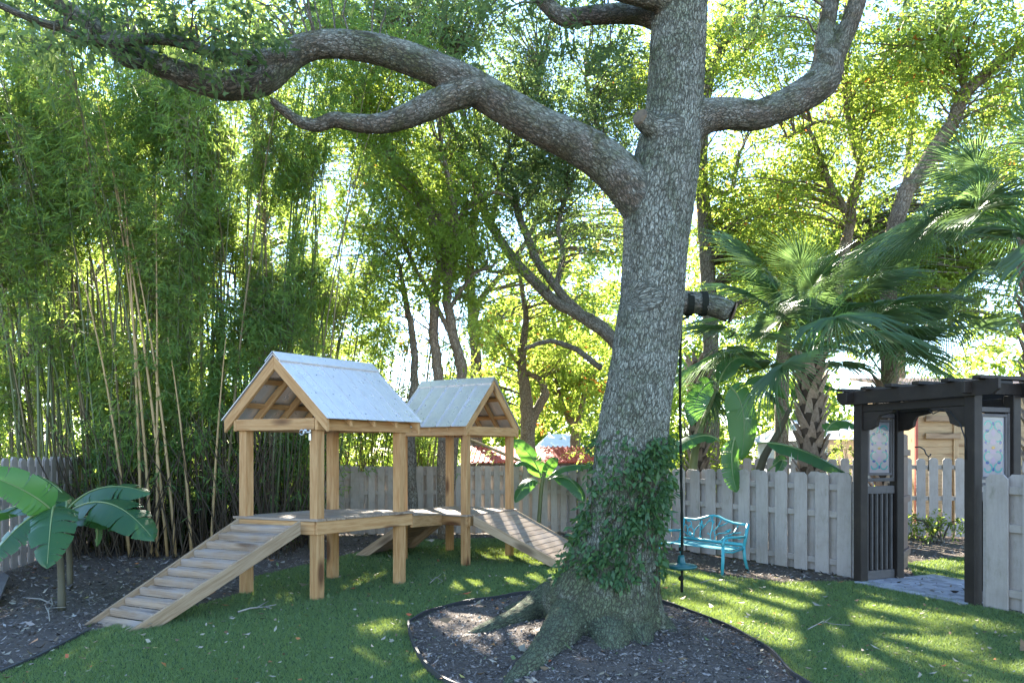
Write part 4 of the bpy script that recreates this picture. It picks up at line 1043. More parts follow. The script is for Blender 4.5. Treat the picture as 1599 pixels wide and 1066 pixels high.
lump = np.sin(bark[:, 0] * 9 + bark[:, 2] * 6) * np.sin(bark[:, 1] * 8 - bark[:, 2] * 9 + 1)
co += no * ((dsp - .6) * np.clip(rad_ * .04, .002, .010) + lump * np.clip(rad_ * .03, 0, .012))[:, None]
tm.vertices.foreach_set('co', (co - np.array(OAKC)).astype('f4').ravel())
at = tm.attributes.new('bark', 'FLOAT_VECTOR', 'POINT'); at.data.foreach_set('vector', bark.astype('f4').ravel())
at = tm.attributes.new('limb', 'FLOAT', 'POINT'); at.data.foreach_set('value', warm.astype('f4'))
tm.polygons.foreach_set('use_smooth', np.ones(len(tm.polygons), bool)); tm.update()
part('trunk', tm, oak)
# pruned faces
def scar(name, c, nrm, r0, mat):
    nrm = Vector(nrm).normalized(); m = MB(); a = nrm.orthogonal().normalized(); b = nrm.cross(a); vs = [Vector(c) + nrm * .012]; n = 14
    for k, (rr_, h_) in enumerate(((.55, .014), (.9, .008), (1.05, -.01))):
        for i in range(n): vs.append(Vector(c) + (a * math.cos(6.2832 * i / n) + b * math.sin(6.2832 * i / n)) * r0 * rr_ * (1 + .06 * math.sin(i * 2.7)) + nrm * h_)
    fs = [(0, 1 + i, 1 + (i + 1) % n) for i in range(n)]
    for k in range(2): fs += [(1 + k * n + i, 1 + (k + 1) * n + i, 1 + (k + 1) * n + (i + 1) % n, 1 + k * n + (i + 1) % n) for i in range(n)]
    m.add(vs, fs); m.build(name, mat, oak)
scar('pruning_scar', O_(999, 182, -.31), O_(998, 180, -.34) - O_(1006, 188, -.28), 12 * OP, wood('cut_wood', (.20, .15, .10), (.13, .10, .07), (.05, .04, .03)))
scar('pruning_scar', O_(1145, 489, .04), (1, -.1, -.35), 17 * OP, wood('cut_wood_red', (.17, .11, .07), (.10, .07, .05), (.05, .03, .02)))
# straps holding the swing
m = MB()
for px in (1076, 1098):
    c = O_(px, 474, .12 - .05 * (px - 1068) / 74); n = 18
    ring = [c + Vector((0, math.cos(6.2832 * i / n) * 19.5 * OP, math.sin(6.2832 * i / n) * 19.5 * OP)) for i in range(n)]
    for i in range(n):
        a, b = ring[i], ring[(i + 1) % n]; m.add([a - Vector((.03, 0, 0)), a + Vector((.03, 0, 0)), b + Vector((.03, 0, 0)), b - Vector((.03, 0, 0))], [(0, 1, 2, 3)])
m.tube([O_(1076, 494, .1), Vector((sx, sy, 2.96))], .014, 6)
m.build('strap', ROPE, swing)

# oak foliage: sprays along the left limbs and the crown above the picture
oc = []; tw = MB(); rr = random.Random(4)
def spray(px_list, sig, n, dY, jit):
    for x, y in px_list:
        for k in range(n):
            c = O_(x + rr.uniform(-jit, jit), y + rr.uniform(-jit, jit) * .7, dY + rr.uniform(-.5, .5)); oc.append(c)
spray([(40, 20), (90, 25), (130, 30), (170, 20), (210, 40), (250, 30), (290, 50), (330, 60), (380, 70), (200, 80), (150, 0), (300, 10), (400, 20), (60, 60), (355, 95), (110, 70)], .2, 2, -.9, 26)
spray([(420, 20), (520, 0), (620, -20), (700, 0), (780, 30), (860, 70), (940, 60), (900, -40), (1180, -30), (1250, 0), (1380, -40), (1450, -20)], .3, 3, .5, 50)
for k in range(230):
    c = ell(O_(900, -420), (5.5, 3.2, 1.5), 1, 900 + k)[0]
    if c[2] < 6.15: continue
    oc.append(Vector(c))
limbpts = [Vector(s[:3]) for s in samp if s[14] > 0 or s[2] > 4.5]
LP_ = np.array(limbpts)
for i, c in enumerate(oc):
    d = np.linalg.norm(LP_ - np.array(c), axis=1); j = d.argmin()
    if .1 < d[j] < 3: tw.tube(wig(cat([LP_[j], (Vector(LP_[j]) + c) / 2 + Vector((0, 0, .12)), c], 3), .02, i), [.014, .012, .010, .008, .007, .006, .004], 4, False)
tw.build('branches', TREEB, oak, bark=True)
pts, od_ = clusters([tuple(c) for c in oc], 78, .22, 31)
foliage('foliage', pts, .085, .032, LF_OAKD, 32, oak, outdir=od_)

# vine on the trunk
r = np.random.default_rng(77); pxx = CX + (co[:, 0]) / co[:, 1] * FPX; pyy = HY - (co[:, 2] - CAMZ) / co[:, 1] * FPX
cand = (no[:, 1] < .35) & (co[:, 2] > .35) & (co[:, 2] < 1.85)
t_ = np.clip((pyy - 690) / 210, 0, 1)
u_ = (pxx - (984 - 14 * t_)) / 62                        # -1 left edge .. 1 right edge
den = np.exp(-((u_ - .42 + .62 * np.clip((pyy - 790) / 90, 0, 1)) / .42) ** 2) * (pyy > 692) * (pyy < 912)
den *= np.clip(.75 + .6 * np.sin(pyy * .07 + u_ * 5) + .5 * np.sin(u_ * 11 + pyy * .13), 0.02, 1.3)
den *= 1 - .85 * (u_ > .72) * (pyy > 790)
den *= np.where(u_ < -.45, .25, 1.0)
den += .10 * np.exp(-((u_ + 1.0) / .16) ** 2) * (pyy > 745) * (pyy < 905)
den += .12 * (pyy > 660) * (pyy < 905)
pr = den * cand; pr /= pr.sum(); idx = r.choice(nv, 520, p=pr)
Cv = []; Od = []
for i in idx:
    base = co[i]; nn_ = no[i]
    k = r.integers(4, 8); spread = r.normal(size=(k, 3)) * .035
    Cv.append(base + nn_ * (.010 + r.random((k, 1)) ** 1.5 * .045) + spread); Od.append(np.repeat((nn_ * .45 + np.array([0, 0, -.8]))[None], k, 0))
Cv = np.concatenate(Cv); Od = np.concatenate(Od)
vine = thing('trunk_fern', O_(980, 880), 'dark green creeping fern covering the lower front of the oak trunk', 'climbing plant')
foliage('foliage', Cv, .072, .036, LF_FERN, 78, vine, gaps=False, outdir=Od * 1.4, droop=.2, upb=1.2)
m = MB()
for k in range(26):
    i = int(r.choice(nv, p=pr)); p0 = Vector(co[i] + no[i] * .012); pts = [p0]
    for s in range(5):
        q = pts[-1] + Vector((r.normal() * .04, 0, -.085)); j = np.linalg.norm(co[::7] - np.array(q), axis=1).argmin() * 7; pts.append(Vector(co[j] + no[j] * .012))
    m.tube(pts, .005, 4, False)
m.build('stems', plain('vine_stem', (.07, .055, .03), .8), vine)

# ================================================================== OTHER TREES
def bgtree(name, label, Y, stems, crowns, lm, bm_, leaf=(.095, .040), per=84, sig=.46, seed=1, group=None, tint=None, base=None):
    """stems: lists of (px, py, r_px[, dY]); crowns: (px, py, rx, ry, rz metres, count[, dY])"""
    b0 = stems[0][0]; loc = P(b0[0], 0, Y); loc.z = 0
    if base is not None: loc = Vector(base)
    tr = thing(name, loc, label, 'tree', group)
    m = MB(); sp = []
    for k, s in enumerate(stems):
        pts = cat([P(q[0], q[1], Y + (q[3] if len(q) > 3 else 0)) for q in s], 4); rr = np.interp(np.linspace(0, len(s) - 1, len(pts)), range(len(s)), [q[2] * Y / FPX for q in s])
        pts = [pts[0]] + wig(pts[1:-1], .02, seed * 31 + k) + [pts[-1]]
        m.tube(pts, rr, 10 if rr[0] > .05 else 7); sp += [(*p, x) for p, x in zip(pts, rr)]
    sp = np.array(sp); cc = []
    for k, c in enumerate(crowns):
        Yc = Y + (c[6] if len(c) > 6 else 0); ctr = P(c[0], c[1], Yc)
        cc.append(ell(ctr, (c[2] * Yc / FPX, c[4], c[3] * Yc / FPX), int(c[5] * (1.75 if per == 84 else 1)), seed * 100 + k))
    cc = np.concatenate(cc)
    # leave irregular holes: clumps gather where a slow noise is high
    nz = np.array([mnoise.noise(Vector(q) * .75 + Vector((seed * 3.1, 0, 0))) for q in cc]); cc = cc[nz > -.22]
    cc = cc[cc[:, 2] > .3]
    m.build('trunk', bm_, tr, bark=True)
    tw = MB(); rr_ = random.Random(seed)
    k_ = gap_keep(cc)
    for i, c in enumerate(cc[k_]):
        d = np.linalg.norm(sp[:, :3] - c, axis=1) + np.maximum(0, sp[:, 2] - c[2] + .2) * 1.5; j = d.argmin(); a = Vector(sp[j, :3]); c = Vector(c); D = (c - a).length
        if D < .15: continue
        r0 = min(sp[j, 3] * .55, .008 + .008 * D)
        mid = a.lerp(c, .5) + Vector((rr_.uniform(-.12, .12) * D, rr_.uniform(-.12, .12) * D, .10 * D))
        pp = cat([a, mid, c], 3); tw.tube(pp, [r0 * (1 - .75 * q / (len(pp) - 1)) for q in range(len(pp))], 4, False)
    if tw.v: tw.build('branches', bm_, tr, bark=True)
    tn = None
    pts, od_ = clusters(cc, per, sig * .82, seed + 50)
    cl_t = np.repeat(np.random.default_rng(seed + 9).random(len(cc)), len(pts) // len(cc))
    foliage('foliage', pts, leaf[0], leaf[1], lm, seed + 60, tr, tint=cl_t * .8 + .1, outdir=od_)
    return tr
def gy(Y): return HY + CAMZ * FPX / Y
bgtree('tree', 'slim twin stemmed tree standing at the back fence behind the far hut roof', 14.4,
       [[(692, gy(14.4) + 4, 8.5), (692, 720, 8), (691, 640, 8), (686, 585, 8), (677, 520, 7.5), (680, 450, 7), (690, 395, 6.5), (672, 335, 6), (642, 282, 6), (606, 240, 5.5), (562, 212, 5), (530, 198, 4)],
        [(697, gy(14.4) + 4, 8), (706, 720, 7), (722, 588, 8), (716, 553, 8), (700, 485, 7.5), (699, 434, 7), (710, 355, 6.5), (704, 290, 5), (690, 240, 3)], [(712, 355, 5), (690, 340, 5), (655, 300, 4.5), (615, 262, 4), (585, 240, 3)], [(720, 588, 5), (704, 520, 4), (660, 440, 3.5), (630, 380, 3)], [(690, 395, 4), (725, 330, 3.5), (765, 300, 3), (800, 310, 2)], [(700, 485, 4), (740, 430, 3), (770, 415, 2)]],
       [(640, 300, 130, 110, 1.5, 75), (600, 170, 130, 90, 1.5, 80), (720, 400, 80, 90, 1.2, 45), (655, 500, 75, 70, 1.2, 26)], LF_GRN, TREEW, seed=3)
bgtree('tree', 'dark straight trunk at the back fence beside the near hut post', 14.6,
       [[(645, gy(14.6) + 4, 8), (643, 720, 7.5), (642, 660, 7), (648, 580, 6), (640, 500, 5), (625, 420, 3)]], [(620, 450, 90, 90, 1.3, 60)], LF_GRN, TREEB, seed=4)
bgtree('tree', 'tree with long bare limbs leaning left behind the great oak trunk', 15.8,
       [[(990, gy(15.8), 10), (988, 640, 10), (968, 545, 10), (912, 495, 9.5), (868, 471, 9), (817, 421, 8), (768, 352, 7), (742, 285, 6), (716, 225, 5.5), (690, 168, 5), (672, 120, 3)],
        [(980, 550, 10), (930, 500, 8), (901, 485, 7.5), (868, 445, 7), (841, 411, 6.5), (816, 350, 6), (790, 290, 5), (748, 232, 4.5), (720, 175, 4), (705, 110, 3)],
        [(868, 445, 5), (880, 400, 4), (872, 350, 3.5), (890, 290, 2.5)], [(845, 446, 4), (800, 418, 3.5), (770, 425, 3), (735, 395, 2.5)], [(940, 575, 5), (900, 545, 4.5), (860, 532, 4), (820, 545, 3)], [(768, 352, 4), (790, 250, 3.5), (830, 180, 3), (845, 110, 2.5)], [(742, 285, 4), (690, 240, 3), (640, 225, 2.5)], [(988, 640, 9), (1003, 480, 7), (998, 380, 6), (960, 280, 5), (930, 190, 4), (915, 120, 3)]],
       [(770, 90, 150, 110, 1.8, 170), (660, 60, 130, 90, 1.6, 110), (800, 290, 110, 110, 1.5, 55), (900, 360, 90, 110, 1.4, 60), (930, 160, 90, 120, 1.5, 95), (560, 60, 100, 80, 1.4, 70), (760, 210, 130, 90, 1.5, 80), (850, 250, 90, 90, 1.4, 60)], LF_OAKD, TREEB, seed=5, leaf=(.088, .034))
bgtree('forked_tree', 'forked trunk tree rising beyond the red roof right of the far hut', 19.5,
       [[(826, gy(19.5), 12), (825, 690, 11.5), (824, 650, 11), (819, 605, 9), (815, 560, 7), (822, 500, 5), (812, 430, 3)], [(828, 675, 8), (834, 650, 7.5), (848, 624, 7), (852, 612, 6.5), (842, 592, 5), (820, 578, 4), (790, 540, 2.5)]],
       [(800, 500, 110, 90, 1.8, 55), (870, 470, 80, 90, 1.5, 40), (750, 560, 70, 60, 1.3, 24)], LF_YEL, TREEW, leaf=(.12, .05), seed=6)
bgtree('tree', 'yellow leaved tree with a warm brown fork beside the pale roofed house', 26,
       [[(900, gy(26), 9), (899, 700, 8.5), (900, 668, 8), (888, 652, 5.5), (876, 625, 4), (868, 590, 2.5)], [(900, 670, 6), (908, 640, 5), (916, 600, 3)]],
       [(905, 590, 85, 70, 2, 90), (860, 560, 70, 60, 2, 50)], LF_YEL, TREEW, leaf=(.18, .08), per=80, sig=.5, seed=7)
bgtree('tree', 'slender pale trunk leaning up through yellow leaves above the cabbage palm', 15.5,
       [[(1268, gy(15.5), 9), (1275, 600, 8.5), (1302, 480, 8.5), (1326, 360, 8), (1333, 305, 8), (1346, 262, 7.5), (1339, 236, 7.5), (1328, 180, 7), (1318, 110, 6), (1314, 60, 5), (1330, -10, 4)], [(1327, 345, 6), (1316, 322, 6), (1296, 284, 5), (1280, 240, 4), (1262, 200, 3)], [(1328, 180, 4), (1380, 90, 3), (1420, 20, 2.5)], [(1326, 200, 3), (1280, 190, 2.5), (1230, 215, 2)]],
       [(1250, 270, 110, 90, 1.6, 75), (1370, 160, 130, 110, 1.7, 100), (1220, 90, 100, 80, 1.5, 42)], LF_YEL, TREEW, seed=8)
bgtree('tree', 'thick brown limb slanting to the upper right over the palm fronds', 13.2,
       [[(1392, gy(13.2), 12), (1388, 480, 12), (1394, 370, 12), (1417, 297, 12), (1431, 280, 12), (1464, 230, 11.5), (1488, 189, 10.5), (1510, 145, 9.5), (1560, 98, 8), (1620, 50, 6)], [(1505, 150, 6), (1505, 120, 5), (1499, 70, 4.5), (1480, 18, 4), (1470, -40, 3)]],
       [(1490, 60, 130, 90, 1.5, 90), (1570, 170, 70, 90, 1.3, 32)], LF_YEL, TREEW, seed=9)
bgtree('tree', 'pale grey limbed tree just right of the great oak trunk', 16.5,
       [[(1112, gy(16.5), 13), (1110, 500, 12), (1101, 360, 11.5), (1096, 265, 10), (1101, 180, 7), (1110, 118, 6.5), (1133, 68, 6), (1160, 13, 5), (1180, -40, 4)], [(1098, 290, 6), (1140, 300, 4), (1152, 250, 3), (1165, 215, 2)], [(1110, 118, 4), (1160, 85, 3), (1185, 60, 2)]],
       [(1150, 60, 90, 80, 1.5, 65), (1140, 330, 75, 100, 1.4, 75), (1135, 215, 70, 70, 1.3, 42), (1195, 400, 80, 90, 1.5, 80), (1000, 120, 70, 90, 1.3, 50)], LF_YEL, TREEB, seed=10)
bgtree('tree', 'leafy evergreen behind the leaning limb and palm crowns', 18.5,
       [[(1220, gy(18.5), 11), (1225, 500, 10), (1235, 380, 8), (1220, 300, 5)], [(1228, 450, 6), (1290, 380, 4), (1330, 330, 3)]],
       [(1230, 420, 100, 80, 1.8, 90), (1420, 420, 120, 90, 2, 100), (1330, 470, 100, 80, 1.6, 70), (1540, 400, 100, 120, 1.8, 90)], LF_GRN, TREEB, leaf=(.13, .06), seed=11, sig=.42)
bgtree('tree', 'tall tree crown rising behind the bamboo at the upper left corner', 20,
       [[(95, gy(20), 12), (100, 500, 11), (120, 300, 9), (110, 150, 6), (90, 40, 4)], [(110, 340, 6), (180, 220, 5), (230, 120, 3)]],
       [(80, 150, 170, 170, 2.2, 75), (240, 130, 130, 140, 2, 55), (60, 400, 130, 120, 2, 40)], LF_YEL, TREEB, leaf=(.15, .065), sig=.52, seed=12)
bgtree('tree', 'tall yellow green tree crown behind the middle of the bamboo', 21,
       [[(400, gy(21), 11), (402, 500, 10), (410, 300, 8), (395, 150, 5), (400, 40, 3)], [(405, 360, 6), (470, 240, 4), (520, 140, 3)]],
       [(400, 180, 130, 170, 2.2, 70), (520, 300, 110, 160, 2.2, 80), (330, 420, 120, 120, 2, 45), (540, 480, 110, 90, 2, 60)], LF_YEL, TREEB, leaf=(.15, .065), sig=.52, seed=13)
bgtree('tree', 'dark broad evergreen behind the left fence beside the bamboo grove', 16.5,
       [[(60, gy(16.5), 12), (55, 560, 10), (60, 400, 8), (70, 250, 5), (60, 120, 3)], [(55, 540, 7), (130, 460, 5), (180, 380, 3)]],
       [(70, 420, 150, 190, 2, 60), (60, 180, 130, 130, 1.8, 40), (200, 560, 110, 90, 1.6, 30)], LF_GRN, TREEB, seed=14)
bgtree('tree', 'airy tall tree far behind the far hut and forked tree', 24,
       [[(740, gy(24), 10), (745, 600, 9), (735, 420, 7), (750, 250, 5), (745, 100, 3)], [(740, 480, 5), (820, 380, 4), (870, 260, 3)], [(738, 440, 5), (650, 340, 4), (610, 240, 3)]],
       [(760, 300, 170, 170, 2.4, 90), (880, 220, 110, 140, 2, 40), (620, 330, 110, 130, 2, 70), (960, 380, 90, 110, 2, 50)], LF_YEL, TREEB, leaf=(.15, .065), sig=.52, seed=16)
bgtree('tree', 'airy yellow tree standing far behind the cabbage palms', 23,
       [[(1400, gy(23), 10), (1405, 560, 9), (1400, 400, 7), (1420, 240, 5), (1430, 120, 3)], [(1402, 450, 5), (1320, 330, 4), (1260, 240, 3)], [(1400, 420, 5), (1490, 300, 4), (1540, 200, 3)]],
       [(1400, 280, 190, 160, 2.4, 70), (1200, 330, 120, 130, 2, 40), (1560, 250, 90, 150, 2, 35), (1420, 100, 150, 100, 2, 30)], LF_YEL, TREEW, leaf=(.15, .065), sig=.52, seed=17)
def shrub(label, px, y0, Y, rx, h, lm, seed, n=26, leaf=(.10, .035)):
    c = P(px, 0, Y); c.z = 0; s = thing('shrub', c, label, 'shrub')
    R = rx * Y / FPX; cl = ell(c + Zv * h * .55, (R, .8, h * .5), n, seed); cl = cl[cl[:, 2] > .25]
    m = MB(); rg = random.Random(seed)
    for q in cl: m.tube(cat([c + Vector((rg.uniform(-.2, .2), rg.uniform(-.15, .15), 0)), c.lerp(Vector(q), .5) + Vector((0, 0, .2)), q], 2), [.022, .018, .014, .010, .006], 5, False)
    m.build('stems', TREEB, s, bark=True)['kind'] = 'stuff'
    pts, od_ = clusters(cl, 78, .24, seed + 2)
    foliage('foliage', pts, leaf[0], leaf[1], lm, seed + 3, s, droop=.5, outdir=od_)
for i, (px, Y, rx, h, lm, lab) in enumerate([
        (570, 16.4, 75, 4.3, LF_YEL, 'tall bright yellow green shrub over the fence just right of the near hut ridge'), (655, 16.8, 60, 3.3, LF_GRN, 'yellow green shrub behind the fence between the two hut roofs'),
        (500, 16.2, 70, 3.2, LF_GRN, 'dense green shrub behind the near hut'), (700, 17.2, 45, 2.6, LF_SAGE, 'grey green shrub visible under the far hut roof'),
        (960, 17.0, 60, 3.6, LF_GRN, 'bright green shrub rising left of the oak trunk'),
        (1075, 14.4, 35, 3.0, LF_GRN, 'leafy shrub squeezed between oak trunk and banana clump'), (1330, 17.0, 60, 2.6, LF_GRN, 'shrub behind the cabbage palm trunk'), 
        (1465, 14.0, 40, .55, LF_GRN, 'low sprawling plant in the mulch beyond the arbor gateway')]):
    shrub(lab, px, 0, Y, rx, h, lm, 300 + i * 7, n=34 if h > 3 else 22 if h > 1 else 9, leaf=(.10, .035) if h > 1 else (.09, .03))
# the far woods close the view
rf = np.random.default_rng(5); n = 3200
ang = rf.uniform(-.80, .80, n); dist = rf.uniform(36, 52, n); zz = rf.random(n) ** 1.25 * 15 + .5
top = 10 + 4 * np.sin(ang * 9) + 2.5 * np.sin(ang * 23 + 1)
k = zz < top; C = np.stack([np.tan(ang) * dist, dist, zz], 1)[k]
o = foliage('far_trees', clusters(C, 48, .8, 6)[0], .42, .19, LF_GRN, 7, None, gaps=True); tag(o, 'distant treetops closing the view beyond the houses', 'woods', kind='stuff')

# ================================================================== BAMBOO
TANC = plain('tan_cane', (.42, .28, .13), .45, 0, .4, .2, 6); GRNC = plain('green_cane', (.105, .135, .055), .4, 0, .45, .25, 6); OLVC = plain('olive_cane', (.18, .14, .07), .42, 0, .45, .25, 6)
def cane(x, y, h, lean, bend, r0, mat, label, group, seed, leafn=1100, z_leaf=1.3):
    rg = np.random.default_rng(seed); o = thing('bamboo_cane', (x, y, 0), label, 'bamboo', group)
    n = 13; pts = []
    for i in range(n + 1):
        s = i / n; d = lean[0] * s + bend[0] * s ** 2.4, lean[1] * s + bend[1] * s ** 2.4
        pts.append(Vector((x + d[0] * h, y + d[1] * h, h * (s - .18 * (abs(bend[0]) + abs(bend[1])) * s ** 3))))
    m = MB(); rad = [r0 * (1.0 - .8 * (i / n) ** 1.3) for i in range(n + 1)]; m.tube(pts, rad, 6)
    L = cat(pts, 2)
    for i in range(1, len(L) - 1):                       # node rings
        T = (L[i + 1] - L[i - 1]).normalized(); rr = r0 * (1.0 - .8 * (i / len(L)) ** 1.3)
        m.tube([L[i] - T * .006, L[i] + T * .006], rr * 1.18, 6, False)
    m.build('cane', mat, o)
    A = np.array([tuple(p) for p in L]); nl = len(A)
    q = rg.random(leafn // 5) ** .8; lo = z_leaf / h; q = lo + (1 - lo) * q; f = q * (nl - 1); i0 = np.minimum(f.astype(int), nl - 2); fr = (f - i0)[:, None]
    b = A[i0] * (1 - fr) + A[i0 + 1] * fr; az = rg.uniform(0, 6.283, len(q)); ln = rg.uniform(.15, .85, len(q)) * (1.15 - .5 * q)
    tip = b + np.stack([np.cos(az) * ln, np.sin(az) * ln, rg.normal(.05, .22, len(q)) - .18 * ln], 1)
    nz = np.array([mnoise.noise(Vector((t[0] * 1.15, t[1] * .7, t[2] * .62 + 9))) for t in tip]); kp = (nz > .0 + .10 * np.cos(q * 3)) & gap_keep(tip)
    b, az, ln, tip, q = b[kp], az[kp], ln[kp], tip[kp], q[kp]; NL = 8
    C = np.repeat(tip, NL, 0) + rg.normal(size=(len(q) * NL, 3)) * .035
    od = np.repeat(np.stack([np.cos(az), np.sin(az), np.full(len(q), -.45)], 1), NL, 0)
    tw = MB()
    for a, c in list(zip(b, tip))[::2]: tw.tube([a, (a + c) / 2 + np.array([0, 0, .03]), c], [.005, .004, .002], 3, False)
    tw.build('twigs', OLVC, o)['kind'] = 'stuff'
    tn = np.repeat(np.clip(rg.normal(.5, .25, len(q)), 0, 1), NL)
    foliage('foliage', C, .155, .023, LF_BAM, seed + 5, o, tint=tn, gaps=True, outdir=od * 1.0, droop=.5)
rb = random.Random(12); k = 0
GB = 'bamboo canes of the dense grove'
for i in range(150):
    # clumps run from the left fence to the far hut
    t_ = (i + .5) / 150; x = -9.3 + 5.7 * t_ + rb.uniform(-.35, .35); y = 12.1 + 2.2 * rb.random() + .5 * t_
    fx = -6.95 - 1.25 * (y - 9.4) / 5.35
    if abs(x - fx) < .22: x = fx + (.25 if x > fx else -.25)
    side = (t_ - .5)
    h_, ln_, bd_, r_, mt_ = rb.uniform(7.2, 10.5), (side * .10 + rb.uniform(-.07, .07), rb.uniform(-.10, .03)), (side * .16 + rb.uniform(-.12, .12), rb.uniform(-.22, .05)), rb.uniform(.016, .028), rb.choice([GRNC, GRNC, OLVC])
    tl = ln_[0] + bd_[0]
    lab = '%s %s bamboo cane %s %s' % ('thick' if r_ > .022 else 'slender', 'green' if mt_ is GRNC else 'olive brown', 'leaning left' if tl < -.08 else 'leaning right' if tl > .08 else 'standing upright',
                                      'beyond the left fence' if x < fx else 'over the banana plants' if x < -5.8 else 'in the middle of the grove' if x < -4.6 else 'beside the near hut')
    cane(x, y, h_, ln_, bd_, r_, mt_, lab, GB, 5000 + i * 11, leafn=1450, z_leaf=rb.choice([.7, 1.0, 1.6, 2.4, 3.4]))
GC = 'bamboo canes behind the back fence'
for i in range(30):
    x = -4.6 + 3.1 * (i + .5) / 30 + rb.uniform(-.1, .1); y = 15.7 + rb.random() * 1.1
    if abs(x + 3.1) < .0: continue
    mt_ = rb.choice([GRNC, OLVC, OLVC])
    cane(x, y, rb.uniform(5.5, 8.5), (.05 + rb.uniform(-.04, .10), -.03), (.06 + rb.uniform(-.06, .14), rb.uniform(-.16, .0)), rb.uniform(.014, .022), mt_,
         'slim %s bamboo cane behind the back fence, seen between the two huts' % ('green' if mt_ is GRNC else 'olive brown'), GC, 9000 + i * 11, leafn=1150, z_leaf=rb.choice([1.2, 1.6, 2.4]))
TL = [((262, 850), (150, 180), 'tan bamboo cane leaning far left across the front of the grove'), ((238, 853), (172, 260), 'thick tan cane rising just left of the tallest leaning pair'), ((222, 846), (198, 330), 'upright orange tan cane with bare lower half'),
      ((275, 852), (205, 400), 'tan cane crossing low behind the ramp head'), ((246, 848), (248, 360), 'thin pale cane standing straight in the grove centre'), ((203, 848), (120, 430), 'olive tan cane leaning left above the banana plant'), ((300, 848), (262, 560), 'short tan broken cane beside the near hut'), ((330, 846), (352, 560), 'short brown cane leaning right behind the near hut post')]
for i, (b, e, lab) in enumerate(TL):
    g = G(*b); g = Vector((g.x * 12.0 / g.y, 12.1, 0)); Y = g.y - .1; q = P(*e, Y - .2); h = q.z * 1.12
    cane(g.x, g.y - .1, h, ((q.x - g.x) / h * .6, -.02), ((q.x - g.x) / h * .42, -.03), .027, TANC, lab, 'tan bamboo canes at the grove front', 7000 + i * 13, leafn=260 if h > 4 else 60, z_leaf=h * .55)

# dead stubs and stalks on the grove floor
m = MB(); rs_ = random.Random(5)
for i in range(620):
    x = rs_.uniform(-7.3, -3.7); y = rs_.uniform(11.7, 14.5); h = rs_.uniform(.4, 2.6); a = rs_.uniform(-.5, .5); b = rs_.uniform(-.4, .25)
    m.tube([(x, y, 0), (x + a * h * .5, y + b * h * .5, h * .55), (x + a * h, y + b * h, h)], [.011, .010, .006], 5, False)
tag(m.build('dead_stalks', plain('dead_stalk', (.075, .055, .036), .8, 0, .2, .4, 3)), 'tangle of dry broken stalks at the foot of the bamboo grove', 'stalks', kind='stuff')

# low leafy tangle between the canes
rq = np.random.default_rng(3); n = 330
C = np.stack([rq.uniform(-8.0, -3.7, n), rq.uniform(13.3, 14.5, n), rq.random(n) ** 1.2 * 2.6 + .25], 1)
o = foliage('bamboo_undergrowth', clusters(C, 78, .22, 61)[0], .17, .032, LF_BAM, 62, None, gaps=True, droop=.5); tag(o, 'dark low bamboo leaves crowding the foot of the grove', 'bamboo', kind='stuff')
C = np.stack([rq.uniform(-7.6, -4.4, 120), rq.uniform(11.9, 12.9, 120), rq.random(120) ** .8 * 2.6 + .9], 1)
C = C[np.abs(C[:, 0] - (-6.95 - 1.25 * (C[:, 1] - 9.4) / 5.35)) > .3]
o = foliage('bamboo_undergrowth', clusters(C, 60, .20, 63)[0], .15, .024, LF_BAM, 64, None, gaps=True, droop=.5); tag(o, 'loose green bamboo tufts hanging in front of the bare canes above the banana plants', 'bamboo', kind='stuff')
# ================================================================== PALMS
def frond_mesh(name, lp, R, nl, droop, seed, span=2.05):
    """fan leaf: petiole along +X, pleated blade at its end, tips hanging"""
    r = np.random.default_rng(seed); V, F, T = [], [], []
    def bend(x, y, z): return (x, y, z - droop * max(x - lp * .3, 0) ** 2 * .32 - .10 * (abs(y) ** 1.6))
    # petiole
    n = 7; k = 5
    for i in range(n + 1):
        x = lp * i / n; rad = .018 * (1 - .55 * i / n)
        for j in range(k): V.append(bend(x, math.cos(6.283 * j / k) * rad, math.sin(6.283 * j / k) * rad * .6)); T.append(.9)
    for i in range(n):
        for j in range(k): F.append((i * k + j, i * k + (j + 1) % k, (i + 1) * k + (j + 1) % k, (i + 1) * k + j))
    da = 2 * span / nl
    for i in range(nl):
        a = -span + da * (i + .5); Ri = R * (1 - .28 * (abs(a) / span) ** 2) * r.uniform(.92, 1.06); tt = r.random()
        hx = lp + .16 * (1 - (a / span) ** 2)            # costa runs into the blade
        f1, f2 = .24, .62; w1 = Ri * f1 * math.tan(da / 2) * 1.0; w2 = w1 * .85
        ca, sa = math.cos(a), math.sin(a); wav = r.normal(0, .012)
        dt = Ri * r.uniform(.08, .42) + droop * .08
        def q(rad, off, z): return bend(hx + (rad * ca - off * sa) , rad * sa + off * ca, z)
        b = len(V)
        V += [bend(hx, 0, 0), q(Ri * f1, w1, -.012), q(Ri * f1, 0, .016 + wav), q(Ri * f1, -w1, -.012), q(Ri * f2, w2, -.014 - dt * .18), q(Ri * f2, 0, .010 - dt * .18), q(Ri * f2, -w2, -.014 - dt * .18), q(Ri, 0, -dt)]
        T += [tt * .8] * 8
        F += [(b, b + 1, b + 2), (b, b + 2, b + 3), (b + 1, b + 4, b + 5, b + 2), (b + 2, b + 5, b + 6, b + 3), (b + 4, b + 7, b + 5), (b + 5, b + 7, b + 6)]
    me = bpy.data.meshes.new(name); me.from_pydata(V, [], F); at = me.attributes.new('tint', 'FLOAT', 'POINT'); at.data.foreach_set('value', np.array(T, 'f4')); me.materials.append(LF_PALM)
    return me
FR = [frond_mesh('frond', 1.05 + .11 * i, .92 + .06 * (i % 3), 54, .35 + .22 * (i % 4), 40 + i) for i in range(6)]
DEAD = leafmat('dead_frond', (.16, .11, .06), (.22, .16, .09), (.2, .14, .06), .3)
